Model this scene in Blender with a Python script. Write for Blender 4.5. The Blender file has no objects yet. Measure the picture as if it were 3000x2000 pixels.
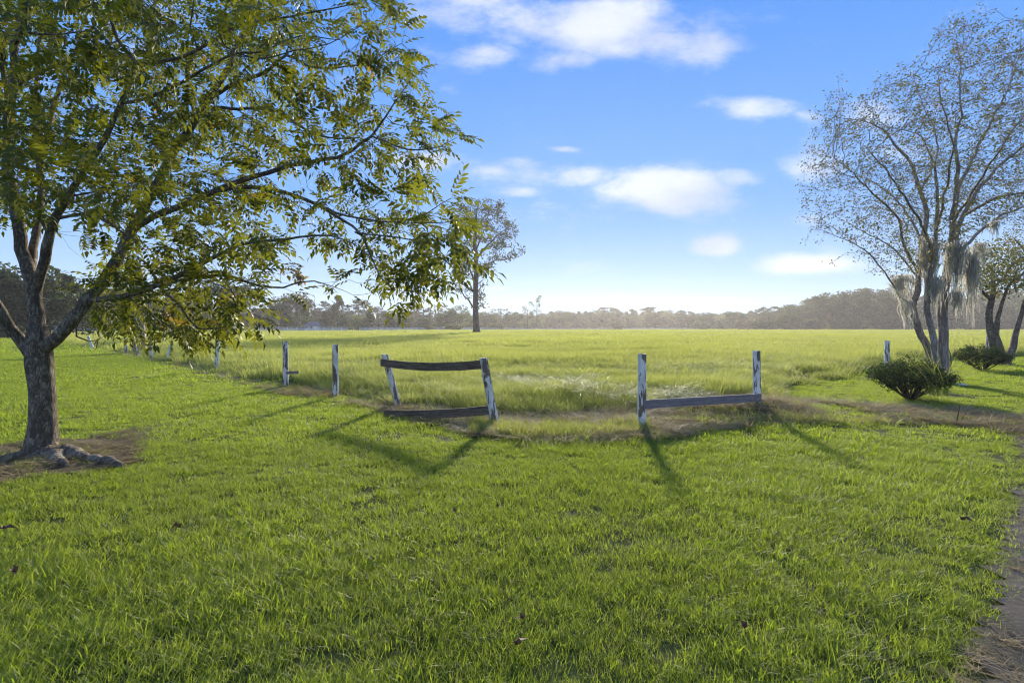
import bpy, math, random
import numpy as np
from mathutils import Vector, Matrix, kdtree, noise as mnoise

# ------------------------------------------------------------------ camera, world, sun, exposure
scene = bpy.context.scene
COL = scene.collection
F, CX, HZ, EYE = 1500.0, 1500.0, 954.0, 1.6        # focal length in photo pixels, principal x, horizon row, eye height
cam_d = bpy.data.cameras.new('camera')
cam = bpy.data.objects.new('camera', cam_d)
COL.objects.link(cam)
cam.location = (0, 0, EYE)
cam.rotation_euler = (math.radians(90), 0, 0)
cam_d.sensor_width = 36.0
cam_d.lens = 18.0
cam_d.shift_y = -46.0 / 3000.0
cam_d.clip_start = 0.05
cam_d.clip_end = 6000
scene.camera = cam

SUN_AZ = math.radians(8.0)      # to the right of straight ahead
SUN_EL = math.radians(19.0)
sun_dir = Vector((math.sin(SUN_AZ) * math.cos(SUN_EL), math.cos(SUN_AZ) * math.cos(SUN_EL), math.sin(SUN_EL)))
sd = bpy.data.lights.new('sun', 'SUN')
sd.energy = 2.9
sd.angle = math.radians(4.5)
sd.color = (1.0, 0.88, 0.70)
sun = bpy.data.objects.new('sun', sd)
COL.objects.link(sun)
sun.rotation_euler = sun_dir.to_track_quat('Z', 'Y').to_euler()
sun.location = (0, 0, 40)

scene.view_settings.view_transform = 'Standard'
scene.view_settings.look = 'None'
scene.view_settings.exposure = 1.58
scene.view_settings.gamma = 1
scene.view_settings.use_curve_mapping = False
cy = scene.cycles
cy.use_denoising = True
cy.filter_width = 1.1
cy.max_bounces = 7
cy.diffuse_bounces = 3
cy.glossy_bounces = 2
cy.transmission_bounces = 4
cy.transparent_max_bounces = 6
cy.volume_bounces = 0
cy.sample_clamp_indirect = 6

world = bpy.data.worlds.new('World')
scene.world = world
world.use_nodes = True
WN = world.node_tree
WN.nodes.clear()


class NT:
    """small helper to write shader maths"""
    def __init__(s, tree):
        s.t = tree

    def n(s, kind, **kw):
        nd = s.t.nodes.new(kind)
        for k, v in kw.items():
            setattr(nd, k, v)
        return nd

    def put(s, sock, v):
        if isinstance(v, bpy.types.NodeSocket):
            s.t.links.new(v, sock)
        elif v is not None:
            if hasattr(sock.default_value, '__len__') and not isinstance(v, (tuple, list)):
                sock.default_value = (v,) * len(sock.default_value)
            elif hasattr(sock.default_value, '__len__') and len(sock.default_value) == 4 and len(v) == 3:
                sock.default_value = (*v, 1)
            else:
                sock.default_value = v

    def m(s, op, a, b=None, c=None, clamp=False):
        nd = s.n('ShaderNodeMath', operation=op, use_clamp=clamp)
        for i, v in enumerate((a, b, c)):
            if v is not None:
                s.put(nd.inputs[i], v)
        return nd.outputs[0]

    def sstep(s, x, lo, hi, a=0.0, b=1.0):
        nd = s.n('ShaderNodeMapRange', interpolation_type='SMOOTHSTEP')
        s.put(nd.inputs[0], x)
        for i, v in enumerate((lo, hi, a, b)):
            s.put(nd.inputs[i + 1], v)
        return nd.outputs[0]

    def mix(s, f, a, b, mode='MIX'):
        nd = s.n('ShaderNodeMix', data_type='RGBA', blend_type=mode)
        s.put(nd.inputs[0], f)
        s.put(nd.inputs[6], a)
        s.put(nd.inputs[7], b)
        return nd.outputs[2]

    def noise(s, vec, scale, detail=4, rough=0.55, dist=0.0):
        nd = s.n('ShaderNodeTexNoise')
        if vec is not None:
            s.put(nd.inputs['Vector'], vec)
        nd.inputs['Scale'].default_value = scale
        nd.inputs['Detail'].default_value = detail
        nd.inputs['Roughness'].default_value = rough
        nd.inputs['Distortion'].default_value = dist
        return nd.outputs[0]

    def mapping(s, vec, scale=(1, 1, 1), loc=(0, 0, 0)):
        nd = s.n('ShaderNodeMapping')
        s.put(nd.inputs[0], vec)
        nd.inputs['Scale'].default_value = scale
        nd.inputs['Location'].default_value = loc
        return nd.outputs[0]

    def comb(s, x, y, z):
        nd = s.n('ShaderNodeCombineXYZ')
        for i, v in enumerate((x, y, z)):
            s.put(nd.inputs[i], v)
        return nd.outputs[0]


def build_world():
    w = NT(WN)
    sky = w.n('ShaderNodeTexSky', sky_type='NISHITA')
    sky.sun_disc = False
    sky.sun_elevation = SUN_EL
    sky.sun_rotation = SUN_AZ
    sky.altitude = 0
    sky.air_density = 1.15
    sky.dust_density = 0.05
    sky.ozone_density = 3.0
    gm = w.n('ShaderNodeGamma')
    gm.inputs[1].default_value = .55
    w.put(gm.inputs[0], sky.outputs[0])
    bg = w.n('ShaderNodeBackground')
    bg.inputs[1].default_value = 1.0
    tc = w.n('ShaderNodeTexCoord')
    sep = w.n('ShaderNodeSeparateXYZ')
    w.put(sep.inputs[0], tc.outputs['Generated'])
    x, y, z = sep.outputs
    ez = w.m('MAXIMUM', z, 0.0)
    g1 = w.mix(w.sstep(ez, 0.0, .24), (.48, .70, .97), (.175, .42, .92))
    g2 = w.mix(w.sstep(ez, .16, .62), g1, (.052, .26, .84))
    clear = w.mix(.9, w.mix(1.0, gm.outputs[0], (.155, .155, .155), 'MULTIPLY'), g2)
    w.put(bg.inputs[0], w.mix(1.0, clear, (.405, .405, .405), 'MULTIPLY'))
    yy = w.m('MAXIMUM', y, 0.02)
    u = w.m('DIVIDE', x, yy)
    v = w.m('DIVIDE', z, yy)
    uv = w.comb(u, w.m('MULTIPLY', v, 2.0), 0.3)
    n1 = w.noise(uv, 5.5, 9, 0.60, 0.1)
    n2 = w.noise(w.mapping(uv, loc=(3, 5, 1)), 3.2, 5, 0.5)
    blobs = [  # px, py, half width, half height, weight : where each cloud of the day stands in the sky
        (1700, 70, 330, 95, 1.05), (1430, 160, 120, 42, 0.95), (1900, 135, 230, 60, 0.9), (1340, 70, 170, 70, 0.75),
        (1620, 175, 170, 48, 0.75), (1250, 140, 120, 60, 0.6), (2050, 160, 110, 32, 0.6), (1560, -60, 420, 90, 0.9),
        (2195, 312, 130, 38, 0.95), (2360, 340, 60, 20, 0.5), (1720, 520, 120, 34, 0.9), (1950, 560, 240, 62, 1.2),
        (2150, 530, 110, 44, 0.75), (2060, 590, 190, 34, 0.8), (1665, 437, 45, 11, 0.8), (2090, 724, 85, 34, 1.5), (2360, 774, 160, 32, 1.3),
        (1515, 565, 60, 16, 0.7), (1405, 498, 90, 32, 0.55), (1240, 480, 110, 34, 0.7), (1530, 475, 70, 18, 0.5),
        (2370, 500, 100, 46, 0.5), (2370, 640, 70, 22, 0.55), (2060, 885, 160, 20, 0.75), (1830, 865, 50, 9, 0.6),
        (1440, 845, 70, 12, 0.5), (1350, 258, 50, 22, 0.4), (470, 20, 220, 60, 0.75), (420, 150, 160, 40, 0.7),
        (300, 80, 140, 60, 0.6), (1000, 320, 120, 50, 0.5), (2260, 60, 60, 20, 0.3), (2560, 330, 90, 40, 0.6),
        (900, -250, 500, 120, 0.8), (2600, -400, 500, 110, 0.7), (3600, 500, 300, 90, 0.8), (-500, 300, 400, 110, 0.8), (3500, 850, 400, 30, 0.8),
        (-400, 800, 300, 40, 0.8), (1200, -900, 900, 200, 0.8)]
    total = None
    for (px, py, a, b, wt) in blobs:
        du = w.m('MULTIPLY_ADD', u, F / a, -(px - CX) / a)
        dv = w.m('MULTIPLY_ADD', v, F / b, -(HZ - py) / b)
        r2 = w.m('ADD', w.m('MULTIPLY', du, du), w.m('MULTIPLY', dv, dv))
        e = w.m('MULTIPLY', w.m('EXPONENT', w.m('MULTIPLY', r2, -0.8)), wt)
        total = e if total is None else w.m('MAXIMUM', total, e)
    dens = w.sstep(w.m('ADD', total, w.m('MULTIPLY', w.m('SUBTRACT', n1, 0.5), 2.4)), 0.18, 1.12)
    # unseen sky behind and above the camera: cloud cover added to raise fill light
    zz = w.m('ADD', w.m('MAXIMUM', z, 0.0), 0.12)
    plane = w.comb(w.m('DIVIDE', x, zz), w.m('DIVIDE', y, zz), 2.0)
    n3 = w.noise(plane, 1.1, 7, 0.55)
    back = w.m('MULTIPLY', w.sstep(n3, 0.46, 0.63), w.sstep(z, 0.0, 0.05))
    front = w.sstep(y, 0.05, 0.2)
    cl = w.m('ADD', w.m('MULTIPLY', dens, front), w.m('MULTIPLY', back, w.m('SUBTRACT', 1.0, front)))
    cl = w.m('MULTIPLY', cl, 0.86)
    shade = w.sstep(n2, 0.36, 0.62)
    ccol = w.mix(shade, (0.62, 0.69, 0.84), (0.90, 0.93, 1.0))
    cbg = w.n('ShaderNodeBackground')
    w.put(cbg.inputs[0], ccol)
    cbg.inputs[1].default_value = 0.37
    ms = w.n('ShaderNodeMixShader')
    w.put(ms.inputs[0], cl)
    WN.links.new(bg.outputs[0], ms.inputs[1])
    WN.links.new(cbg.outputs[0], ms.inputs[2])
    out = w.n('ShaderNodeOutputWorld')
    WN.links.new(ms.outputs[0], out.inputs[0])


build_world()

# ------------------------------------------------------------------ helpers
RS = np.random.RandomState(7)
random.seed(7)


def P(px, py, d):
    """point seen at photo pixel px,py when it stands d metres ahead"""
    return np.array(((px - CX) / F * d, d, EYE + (HZ - py) / F * d))


def G(px, py):
    d = EYE * F / (py - HZ)
    return ((px - CX) / F * d, d)


def sstep(x, a, b):
    t = np.clip((np.asarray(x, float) - a) / (b - a), 0, 1)
    return t * t * (3 - 2 * t)


_lat = np.random.RandomState(3).rand(256, 256)


def vnoise(x, y, s):
    x = np.asarray(x, float) * s + 31.7
    y = np.asarray(y, float) * s + 17.3
    xi = np.floor(x).astype(int)
    yi = np.floor(y).astype(int)
    fx = x - xi
    fy = y - yi
    fx = fx * fx * (3 - 2 * fx)
    fy = fy * fy * (3 - 2 * fy)
    a = _lat[xi % 256, yi % 256]
    b = _lat[(xi + 1) % 256, yi % 256]
    c = _lat[xi % 256, (yi + 1) % 256]
    d = _lat[(xi + 1) % 256, (yi + 1) % 256]
    return (a * (1 - fx) + b * fx) * (1 - fy) + (c * (1 - fx) + d * fx) * fy


def fbm(x, y, s):
    return vnoise(x, y, s) * .55 + vnoise(x, y, s * 2.1) * .28 + vnoise(x, y, s * 4.3) * .17


PEC = G(130, 1345)
MOUND = G(2216, 1212)


def edge_dist(x, y):
    """metres into the pasture from its near edge (negative outside)"""
    best = np.full(x.shape, 1e9)
    for (x1, y1), (x2, y2) in zip(FIELD_EDGE[:-1], FIELD_EDGE[1:]):
        dx, dy = x2 - x1, y2 - y1
        t = np.clip(((x - x1) * dx + (y - y1) * dy) / (dx * dx + dy * dy), 0, 1)
        best = np.minimum(best, np.hypot(x - x1 - t * dx, y - y1 - t * dy))
    ins = inpoly(np.ravel(x), np.ravel(y), FIELD).reshape(x.shape)
    return np.where(ins, best, -best)


def H(x, y):
    """height of the ground"""
    x = np.asarray(x, float)
    y = np.asarray(y, float)
    z = -1.25 * sstep(y, 110, 340)
    z = z + 0.05 * (fbm(x, y, .35) - .5)
    inside = edge_dist(x, y)
    z = z + .20 * sstep(inside, -.1, 1.0) * (1 - sstep(y, 25, 60))
    z = z + .30 * (fbm(x * .45, y, .38) - .5) * sstep(inside, .3, 2.0) * (1 - sstep(y, 60, 110))
    z = z + 0.20 * np.exp(-(((x - MOUND[0]) / 1.1) ** 2 + ((y - MOUND[1]) / .7) ** 2))
    z = z + 0.07 * np.exp(-(((x - PEC[0] - .3) / .9) ** 2 + ((y - PEC[1]) / .8) ** 2))
    return z


def inpoly(x, y, poly):
    x, y = np.asarray(x, float), np.asarray(y, float)
    r = np.zeros(x.shape, bool)
    n = len(poly)
    for i in range(n):
        x1, y1 = poly[i]
        x2, y2 = poly[(i + 1) % n]
        if y1 == y2:
            continue
        c = ((y1 > y) != (y2 > y)) & (x < (x2 - x1) * (y - y1) / (y2 - y1) + x1)
        r ^= c
    return r


def tag(o, label=None, cat=None, group=None, kind=None):
    if label:
        o['label'] = label
    if cat:
        o['category'] = cat
    if group:
        o['group'] = group
    if kind:
        o['kind'] = kind
    return o


def link(name, data, parent=None, loc=None):
    o = bpy.data.objects.new(name, data)
    COL.objects.link(o)
    if parent is not None:
        o.parent = parent
    if loc is not None:
        o.location = loc
    return o


def empty(name, loc, label, cat, group=None):
    o = bpy.data.objects.new(name, None)
    COL.objects.link(o)
    o.location = loc
    o.empty_display_size = .3
    return tag(o, label, cat, group)


def mesh(name, verts, faces, mat=None, smooth=False, tint=None):
    me = bpy.data.meshes.new(name)
    verts = np.asarray(verts, np.float32)
    if isinstance(faces, np.ndarray):
        k = faces.shape[1]
        me.vertices.add(len(verts))
        me.vertices.foreach_set('co', verts.ravel())
        me.loops.add(faces.size)
        me.loops.foreach_set('vertex_index', faces.astype(np.int32).ravel())
        me.polygons.add(len(faces))
        me.polygons.foreach_set('loop_start', np.arange(len(faces), dtype=np.int32) * k)
        me.update(calc_edges=True)
    else:
        me.from_pydata(verts.tolist(), [], faces)
    if smooth:
        me.shade_smooth()
    if tint is not None:
        a = me.attributes.new('tint', 'FLOAT', 'POINT')
        a.data.foreach_set('value', np.asarray(tint, np.float32))
    if mat:
        me.materials.append(mat)
    me.validate()
    return me


# ------------------------------------------------------------------ materials
def mat(name):
    m = bpy.data.materials.new(name)
    m.use_nodes = True
    m.node_tree.nodes.clear()
    return m, NT(m.node_tree)


def out(nt, surf, vol=None, disp=None):
    o = nt.n('ShaderNodeOutputMaterial')
    if surf is not None:
        nt.t.links.new(surf, o.inputs[0])
    if vol is not None:
        nt.t.links.new(vol, o.inputs[1])


def principled(nt, col, rough=.8, spec=.3, bump=None, bstr=.5, bdist=.01):
    b = nt.n('ShaderNodeBsdfPrincipled')
    nt.put(b.inputs['Base Color'], col)
    nt.put(b.inputs['Roughness'], rough)
    b.inputs['Specular IOR Level'].default_value = spec
    if bump is not None:
        bp = nt.n('ShaderNodeBump')
        bp.inputs['Strength'].default_value = bstr
        bp.inputs['Distance'].default_value = bdist
        nt.put(bp.inputs['Height'], bump)
        nt.t.links.new(bp.outputs[0], b.inputs['Normal'])
    return b.outputs[0]


def leaf_mat(name, dark, light, trans, tmix=.45, rough=.45, spec=.35, big=.3, alt=None):
    """thin leaf or blade: reflects, and lets coloured light through"""
    m, n = mat(name)
    at = n.n('ShaderNodeAttribute', attribute_name='tint')
    geo = n.n('ShaderNodeNewGeometry')
    pos = geo.outputs['Position']
    nb = n.noise(pos, big, 4, .6)
    oi = n.n('ShaderNodeObjectInfo')
    f = n.m('MULTIPLY_ADD', nb, 1.1, n.m('MULTIPLY_ADD', at.outputs['Fac'], .55, -.38))
    f = n.m('ADD', f, n.m('MULTIPLY_ADD', oi.outputs['Random'], .3, -.15), clamp=True)
    c = n.mix(f, dark, light)
    tr = n.mix(f, tuple(v * .75 for v in trans), trans)
    if alt:
        g = n.sstep(at.outputs['Fac'], alt[0], alt[0] + .02)
        c = n.mix(g, c, alt[1])
        tr = n.mix(g, tr, alt[2])
    s = principled(n, c, rough, spec)
    t = n.n('ShaderNodeBsdfTranslucent')
    n.put(t.inputs[0], tr)
    ms = n.n('ShaderNodeMixShader')
    ms.inputs[0].default_value = tmix
    n.t.links.new(s, ms.inputs[1])
    n.t.links.new(t.outputs[0], ms.inputs[2])
    out(n, ms.outputs[0])
    return m


M = {}
M['lawn'] = leaf_mat('lawn_blades', (.045, .095, .018), (.135, .20, .030), (.44, .58, .04), .53, .5, .28, .9,
                     alt=(.965, (.36, .31, .16), (.36, .3, .14)))
M['field'] = leaf_mat('field_blades', (.07, .125, .02), (.20, .26, .055), (.58, .64, .13), .58, .55, .2, .12,
                      alt=(.93, (.36, .34, .16), (.40, .36, .16)))
M['pale'] = leaf_mat('pale_bent_blades', (.12, .17, .07), (.34, .38, .24), (.34, .40, .18), .45, .5, .25, .5)
M['dry'] = leaf_mat('dry_stalks', (.17, .135, .065), (.52, .43, .25), (.46, .36, .17), .35, .7, .2, .8)
M['sprig'] = leaf_mat('yellow_green_blades', (.12, .17, .03), (.24, .29, .06), (.56, .62, .09), .5, .5, .3, .8)
M['pecan'] = leaf_mat('pecan_leaves', (.020, .044, .014), (.05, .08, .022), (.30, .33, .024), .40, .5, .18, 1.6,
                      alt=(.955, (.30, .20, .03), (.5, .30, .03)))
M['myrtle'] = leaf_mat('small_tree_leaves', (.05, .06, .028), (.10, .115, .05), (.22, .23, .06), .38, .5, .3, .5,
                       alt=(.97, (.22, .09, .05), (.35, .14, .05)))
M['yew'] = leaf_mat('yew_needles', (.014, .034, .014), (.034, .068, .026), (.07, .12, .02), .25, .65, .12, 2)
M['forest'] = leaf_mat('forest_leaves', (.024, .05, .018), (.055, .095, .032), (.10, .15, .03), .3, .6, .2, .06)
M['forest_light'] = leaf_mat('forest_leaves_light', (.05, .085, .025), (.10, .14, .04), (.2, .25, .05), .35, .6, .2, .06)
M['conifer'] = leaf_mat('conifer_leaves', (.018, .04, .02), (.036, .068, .030), (.06, .10, .03), .25, .6, .2, .06)
M['pine'] = leaf_mat('pine_needles', (.026, .045, .022), (.05, .08, .03), (.10, .14, .04), .3, .6, .2, .3)
M['moss'] = leaf_mat('spanish_moss_strands', (.32, .32, .28), (.55, .54, .48), (.62, .60, .50), .5, .9, .1, 3)
M['weed'] = leaf_mat('weed_leaves', (.06, .12, .02), (.14, .22, .03), (.4, .52, .06), .45, .4, .4, 2)


def bark_mat(name, dark, light, lichen, scale=1.0, stretch=.35, bd=.02):
    m, n = mat(name)
    tc = n.n('ShaderNodeTexCoord')
    v = n.mapping(tc.outputs['Object'], (1, 1, stretch))
    wn = n.n('ShaderNodeTexNoise')
    n.put(wn.inputs['Vector'], v)
    wn.inputs['Scale'].default_value = 9 * scale
    wn.inputs['Detail'].default_value = 5
    wa = n.n('ShaderNodeVectorMath', operation='MULTIPLY_ADD')
    n.put(wa.inputs[0], wn.outputs[1])
    wa.inputs[1].default_value = (.2 / scale,) * 3
    n.put(wa.inputs[2], v)
    vo = n.n('ShaderNodeTexVoronoi', feature='DISTANCE_TO_EDGE')
    n.put(vo.inputs['Vector'], wa.outputs[0])
    vo.inputs['Scale'].default_value = 34 * scale
    vo2 = n.n('ShaderNodeTexVoronoi')
    n.put(vo2.inputs['Vector'], wa.outputs[0])
    vo2.inputs['Scale'].default_value = 34 * scale
    plate = n.n('ShaderNodeSeparateColor')
    n.put(plate.inputs[0], vo2.outputs['Color'])
    ns = n.noise(v, 16 * scale, 8, .72, .4)
    ns2 = n.noise(tc.outputs['Object'], 3.3 * scale, 6, .65)
    crack = n.sstep(vo.outputs[0], 0.0, .16)
    hgt = n.m('ADD', n.m('MULTIPLY', crack, .22), n.m('ADD', n.m('MULTIPLY', ns, .8), n.m('MULTIPLY', plate.outputs[0], .4)))
    c = n.mix(n.sstep(hgt, .55, 1.25), dark, light)
    c = n.mix(n.m('MULTIPLY', n.sstep(ns2, .52, .66), n.m('MULTIPLY', crack, .6)), c, lichen)
    out(n, principled(n, c, .9, .15, hgt, 1.0, bd))
    return m


M['bark'] = bark_mat('pecan_bark', (.11, .088, .065), (.40, .335, .26), (.48, .46, .38), 1.0, .4, .03)
M['bark_smooth'] = bark_mat('smooth_pale_bark', (.17, .14, .12), (.45, .39, .34), (.50, .47, .43), .7, .08, .01)
M['bark_far'] = bark_mat('distant_bark', (.05, .04, .035), (.14, .115, .09), (.18, .165, .14), .3, .2, .03)
M['twig'] = bark_mat('dead_twigs', (.09, .065, .05), (.25, .20, .16), (.3, .27, .22), 2, .2, .004)


def paint_mat():
    m, n = mat('peeling_white_paint')
    tc = n.n('ShaderNodeTexCoord')
    oi = n.n('ShaderNodeObjectInfo')
    off = n.comb(n.m('MULTIPLY', oi.outputs['Random'], 37.0), n.m('MULTIPLY', oi.outputs['Random'], 11.0), 0.0)
    va = n.n('ShaderNodeVectorMath', operation='ADD')
    n.put(va.inputs[0], tc.outputs['Object'])
    n.put(va.inputs[1], off)
    v = n.mapping(va.outputs[0], (1, 1, .22))
    a = n.noise(v, 12, 8, .62, .3)
    b = n.noise(n.mapping(va.outputs[0], (1, 1, .06)), 60, 4, .6)
    peel = n.sstep(a, .51, .53)
    wood = n.mix(b, (.085, .065, .045), (.26, .21, .165))
    dirt = n.noise(va.outputs[0], 5, 5, .6)
    white = n.mix(n.sstep(dirt, .35, .7), (.80, .79, .76), (.56, .54, .50))
    c = n.mix(peel, white, wood)
    h = n.m('ADD', n.m('MULTIPLY', peel, -1.0), n.m('MULTIPLY', b, .4))
    out(n, principled(n, c, .75, .3, h, .8, .006))
    return m


def wood_mat(name, dark, light, paint=.0):
    m, n = mat(name)
    tc = n.n('ShaderNodeTexCoord')
    v = n.mapping(tc.outputs['Object'], (.35, 6, 6))
    g = n.noise(v, 9, 8, .65, .8)
    g2 = n.noise(n.mapping(tc.outputs['Object'], (.1, 9, 9)), 14, 3, .6)
    c = n.mix(n.sstep(g, .3, .7), dark, light)
    if paint:
        p = n.noise(n.mapping(tc.outputs['Object'], (.5, 2, 2)), 9, 7, .7)
        c = n.mix(n.sstep(p, paint, paint + .01), c, (.7, .71, .74))
    out(n, principled(n, c, .85, .2, n.m('ADD', g, n.m('MULTIPLY', g2, .6)), .8, .006))
    return m


M['paint'] = paint_mat()
M['old_wood'] = wood_mat('weathered_brown_board', (.06, .048, .04), (.22, .18, .14))
M['grey_wood'] = wood_mat('weathered_grey_board', (.12, .105, .11), (.27, .245, .25), .73)


def ground_mat(name, a, b, c3, s=1.0, rough=.95, bd=.02):
    m, n = mat(name)
    geo = n.n('ShaderNodeNewGeometry')
    p = geo.outputs['Position']
    n1 = n.noise(p, .6 * s, 8, .65)
    n2 = n.noise(p, 9 * s, 8, .7)
    c = n.mix(n.sstep(n1, .35, .65), a, b)
    c = n.mix(n.sstep(n2, .5, .72), c, c3)
    out(n, principled(n, c, rough, .1, n2, .9, bd))
    return m


M['soil_green'] = ground_mat('turf_soil', (.035, .05, .015), (.055, .075, .02), (.04, .035, .022))
M['soil'] = ground_mat('bare_soil', (.07, .058, .032), (.125, .10, .06), (.21, .17, .105), 1.6, bd=.03)
M['path'] = ground_mat('dirt_track_soil', (.085, .075, .06), (.145, .125, .10), (.05, .045, .035), 1.5, bd=.02)
M['litter'] = ground_mat('straw_litter', (.13, .12, .055), (.20, .175, .10), (.06, .05, .04), 2.2, bd=.04)


def plain(name, col, rough=.7, spec=.3):
    m, n = mat(name)
    geo = n.n('ShaderNodeNewGeometry')
    ns = n.noise(geo.outputs['Position'], 2.0, 5, .6)
    c = n.mix(ns, tuple(v * .82 for v in col), tuple(min(1, v * 1.12) for v in col))
    out(n, principled(n, c, rough, spec))
    return m


M['white'] = plain('white_board_paint', (.78, .79, .8))
M['roof'] = plain('slate_roof', (.10, .12, .16))
M['wall'] = plain('pale_wall', (.6, .6, .58))
M['pole'] = plain('weathered_pole_wood', (.22, .19, .17))
M['dead_leaf'] = plain('dead_leaf_brown', (.12, .05, .03), .6)
M['glass'] = plain('dark_window', (.03, .035, .045), .15, .6)
M['insul'] = plain('grey_metal', (.4, .42, .44), .4)

# ------------------------------------------------------------------ where the surfaces meet (plan view, metres)
g = G
LAWN_FAR = [g(-260, 986), g(60, 990), g(170, 1001), g(260, 1022), g(330, 1037), g(400, 1049), g(520, 1078), g(640, 1108), g(760, 1138), g(850, 1160),
            g(980, 1183), g(1090, 1197), g(1140, 1216), g(1220, 1240), g(1320, 1262), g(1440, 1284), g(1580, 1297), g(1740, 1299),
            g(1900, 1291), g(2020, 1276), g(2120, 1262), g(2300, 1248), g(2450, 1244), g(2620, 1243), g(2800, 1246), g(2900, 1256), g(2960, 1275),
            g(2985, 1310), g(3010, 1380), g(2985, 1450), g(2950, 1530), g(2965, 1620), g(2940, 1720), g(2900, 1770), g(2930, 1830), g(2860, 1900), g(2810, 2000)]
LAWN = LAWN_FAR + [(2.05, 1.2), (1.7, -3.5), (-60, -3.5), (-140, 40)]
FIELD_EDGE = [g(-320, 975), g(100, 981), g(190, 997), g(300, 1017), g(400, 1034), g(520, 1062), g(640, 1086), g(760, 1110), g(860, 1128), g(1000, 1152), g(1150, 1178), g(1260, 1198),
              g(1450, 1222), g(1600, 1216), g(1850, 1198), g(2050, 1180), g(2180, 1166), g(2300, 1136), g(2400, 1110),
              g(2520, 1090), g(2650, 1066), g(2800, 1052), g(3000, 1042), g(3400, 1030)]
FIELD = FIELD_EDGE + [(420, 120), (520, 470), (-420, 420), (-400, 120)]
MOWN = [g(2190, 1172), g(2300, 1140), g(2400, 1113), g(2520, 1092), g(2650, 1069), g(2800, 1055), g(3000, 1045), g(3400, 1033), g(3400, 1240),
        g(3050, 1230), g(2920, 1219), g(2820, 1206), g(2700, 1198), g(2560, 1192), g(2440, 1180), g(2300, 1178)]
SOIL_TREE = [g(-150, 1330), g(60, 1296), g(180, 1290), g(250, 1290), g(330, 1268), g(432, 1258), g(436, 1275), g(425, 1310), g(412, 1345), g(375, 1372), g(300, 1384),
             g(200, 1392), g(110, 1396), g(20, 1420), g(-150, 1440)]

# ------------------------------------------------------------------ ground sheets
def ground():
    def axis(lo, hi, first, grow):
        v = [0.0]
        s = first
        while v[-1] < hi:
            v.append(v[-1] + s)
            s *= grow
        w = [0.0]
        s = first
        while w[-1] > lo:
            w.append(w[-1] - s)
            s *= grow
        return np.array(sorted(set(w[1:] + v)))
    xs = axis(-3000, 3000, .25, 1.045)
    ys = axis(-3000, 4000, .25, 1.035) + 6
    X, Y = np.meshgrid(xs, ys)
    Z = H(X, Y)
    nx, ny = len(xs), len(ys)
    idx = np.arange(nx * ny).reshape(ny, nx)
    f = np.stack([idx[:-1, :-1], idx[:-1, 1:], idx[1:, 1:], idx[1:, :-1]], -1).reshape(-1, 4)
    o = link('ground', mesh('ground', np.stack([X, Y, Z], -1).reshape(-1, 3), f, M['soil_green'], True))
    tag(o, 'flat green ground under the lawn and the pasture', kind='structure')


def sheet(name, poly, cell, lift, material, label, jag=.12, hmap=None):
    P_ = np.array(poly)
    x0, y0 = P_.min(0) - .2
    x1, y1 = P_.max(0) + .2
    xs = np.arange(x0, x1, cell)
    ys = np.arange(y0, y1, cell)
    X, Y = np.meshgrid(xs, ys)
    nx, ny = len(xs), len(ys)
    cxm = (X[:-1, :-1] + cell / 2).ravel()
    cym = (Y[:-1, :-1] + cell / 2).ravel()
    jx = cxm + jag * (vnoise(cxm, cym, 2.5) - .5) * 2
    jy = cym + jag * (vnoise(cxm + 50, cym, 2.5) - .5) * 2
    keep = inpoly(jx, jy, poly)
    idx = np.arange(nx * ny).reshape(ny, nx)
    f = np.stack([idx[:-1, :-1], idx[:-1, 1:], idx[1:, 1:], idx[1:, :-1]], -1).reshape(-1, 4)[keep]
    Z = H(X, Y) + lift + (hmap(X, Y) if hmap else 0)
    used = np.unique(f)
    remap = np.full(nx * ny, -1)
    remap[used] = np.arange(len(used))
    V = np.stack([X, Y, Z], -1).reshape(-1, 3)[used]
    o = link(name, mesh(name, V, remap[f], material, True))
    return tag(o, label, kind='structure')


ground()
bump = lambda X, Y: .020 * vnoise(X, Y, 3.0) + .014 * vnoise(X, Y, 8.0) - .012
LITTER_L = LAWN_FAR[2:16] + [g(1450, 1225)] + FIELD_EDGE[2:13][::-1]
LITTER_R = LAWN_FAR[15:27] + [g(3300, 1330), g(3300, 1236), g(3050, 1232)] + MOWN[-6:][:6] + [g(2180, 1170), g(2050, 1182), g(1850, 1200), g(1600, 1218), g(1450, 1224)]
sheet('litter_strip', LITTER_L, .16, .006, M['litter'], 'strip of straw litter and thin grass along the old fence line', hmap=bump)
sheet('litter_bank', LITTER_R, .10, .010, M['soil'], 'low bank of bare soil and dead stalks right of the fence gap', hmap=bump)
sheet('bare_soil', SOIL_TREE, .07, .008, M['soil'], 'bare soil patch round the roots of the big pecan', hmap=bump)
sheet('dirt_track', LAWN_FAR[25:] + [(2.05, 1.2), (1.8, -3), (9, -3), (14, 4), g(3300, 1240), g(3050, 1232), g(2960, 1235)], .10, .014,
      M['path'], 'narrow grey dirt track curving along the right edge of the lawn', hmap=bump)

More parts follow.
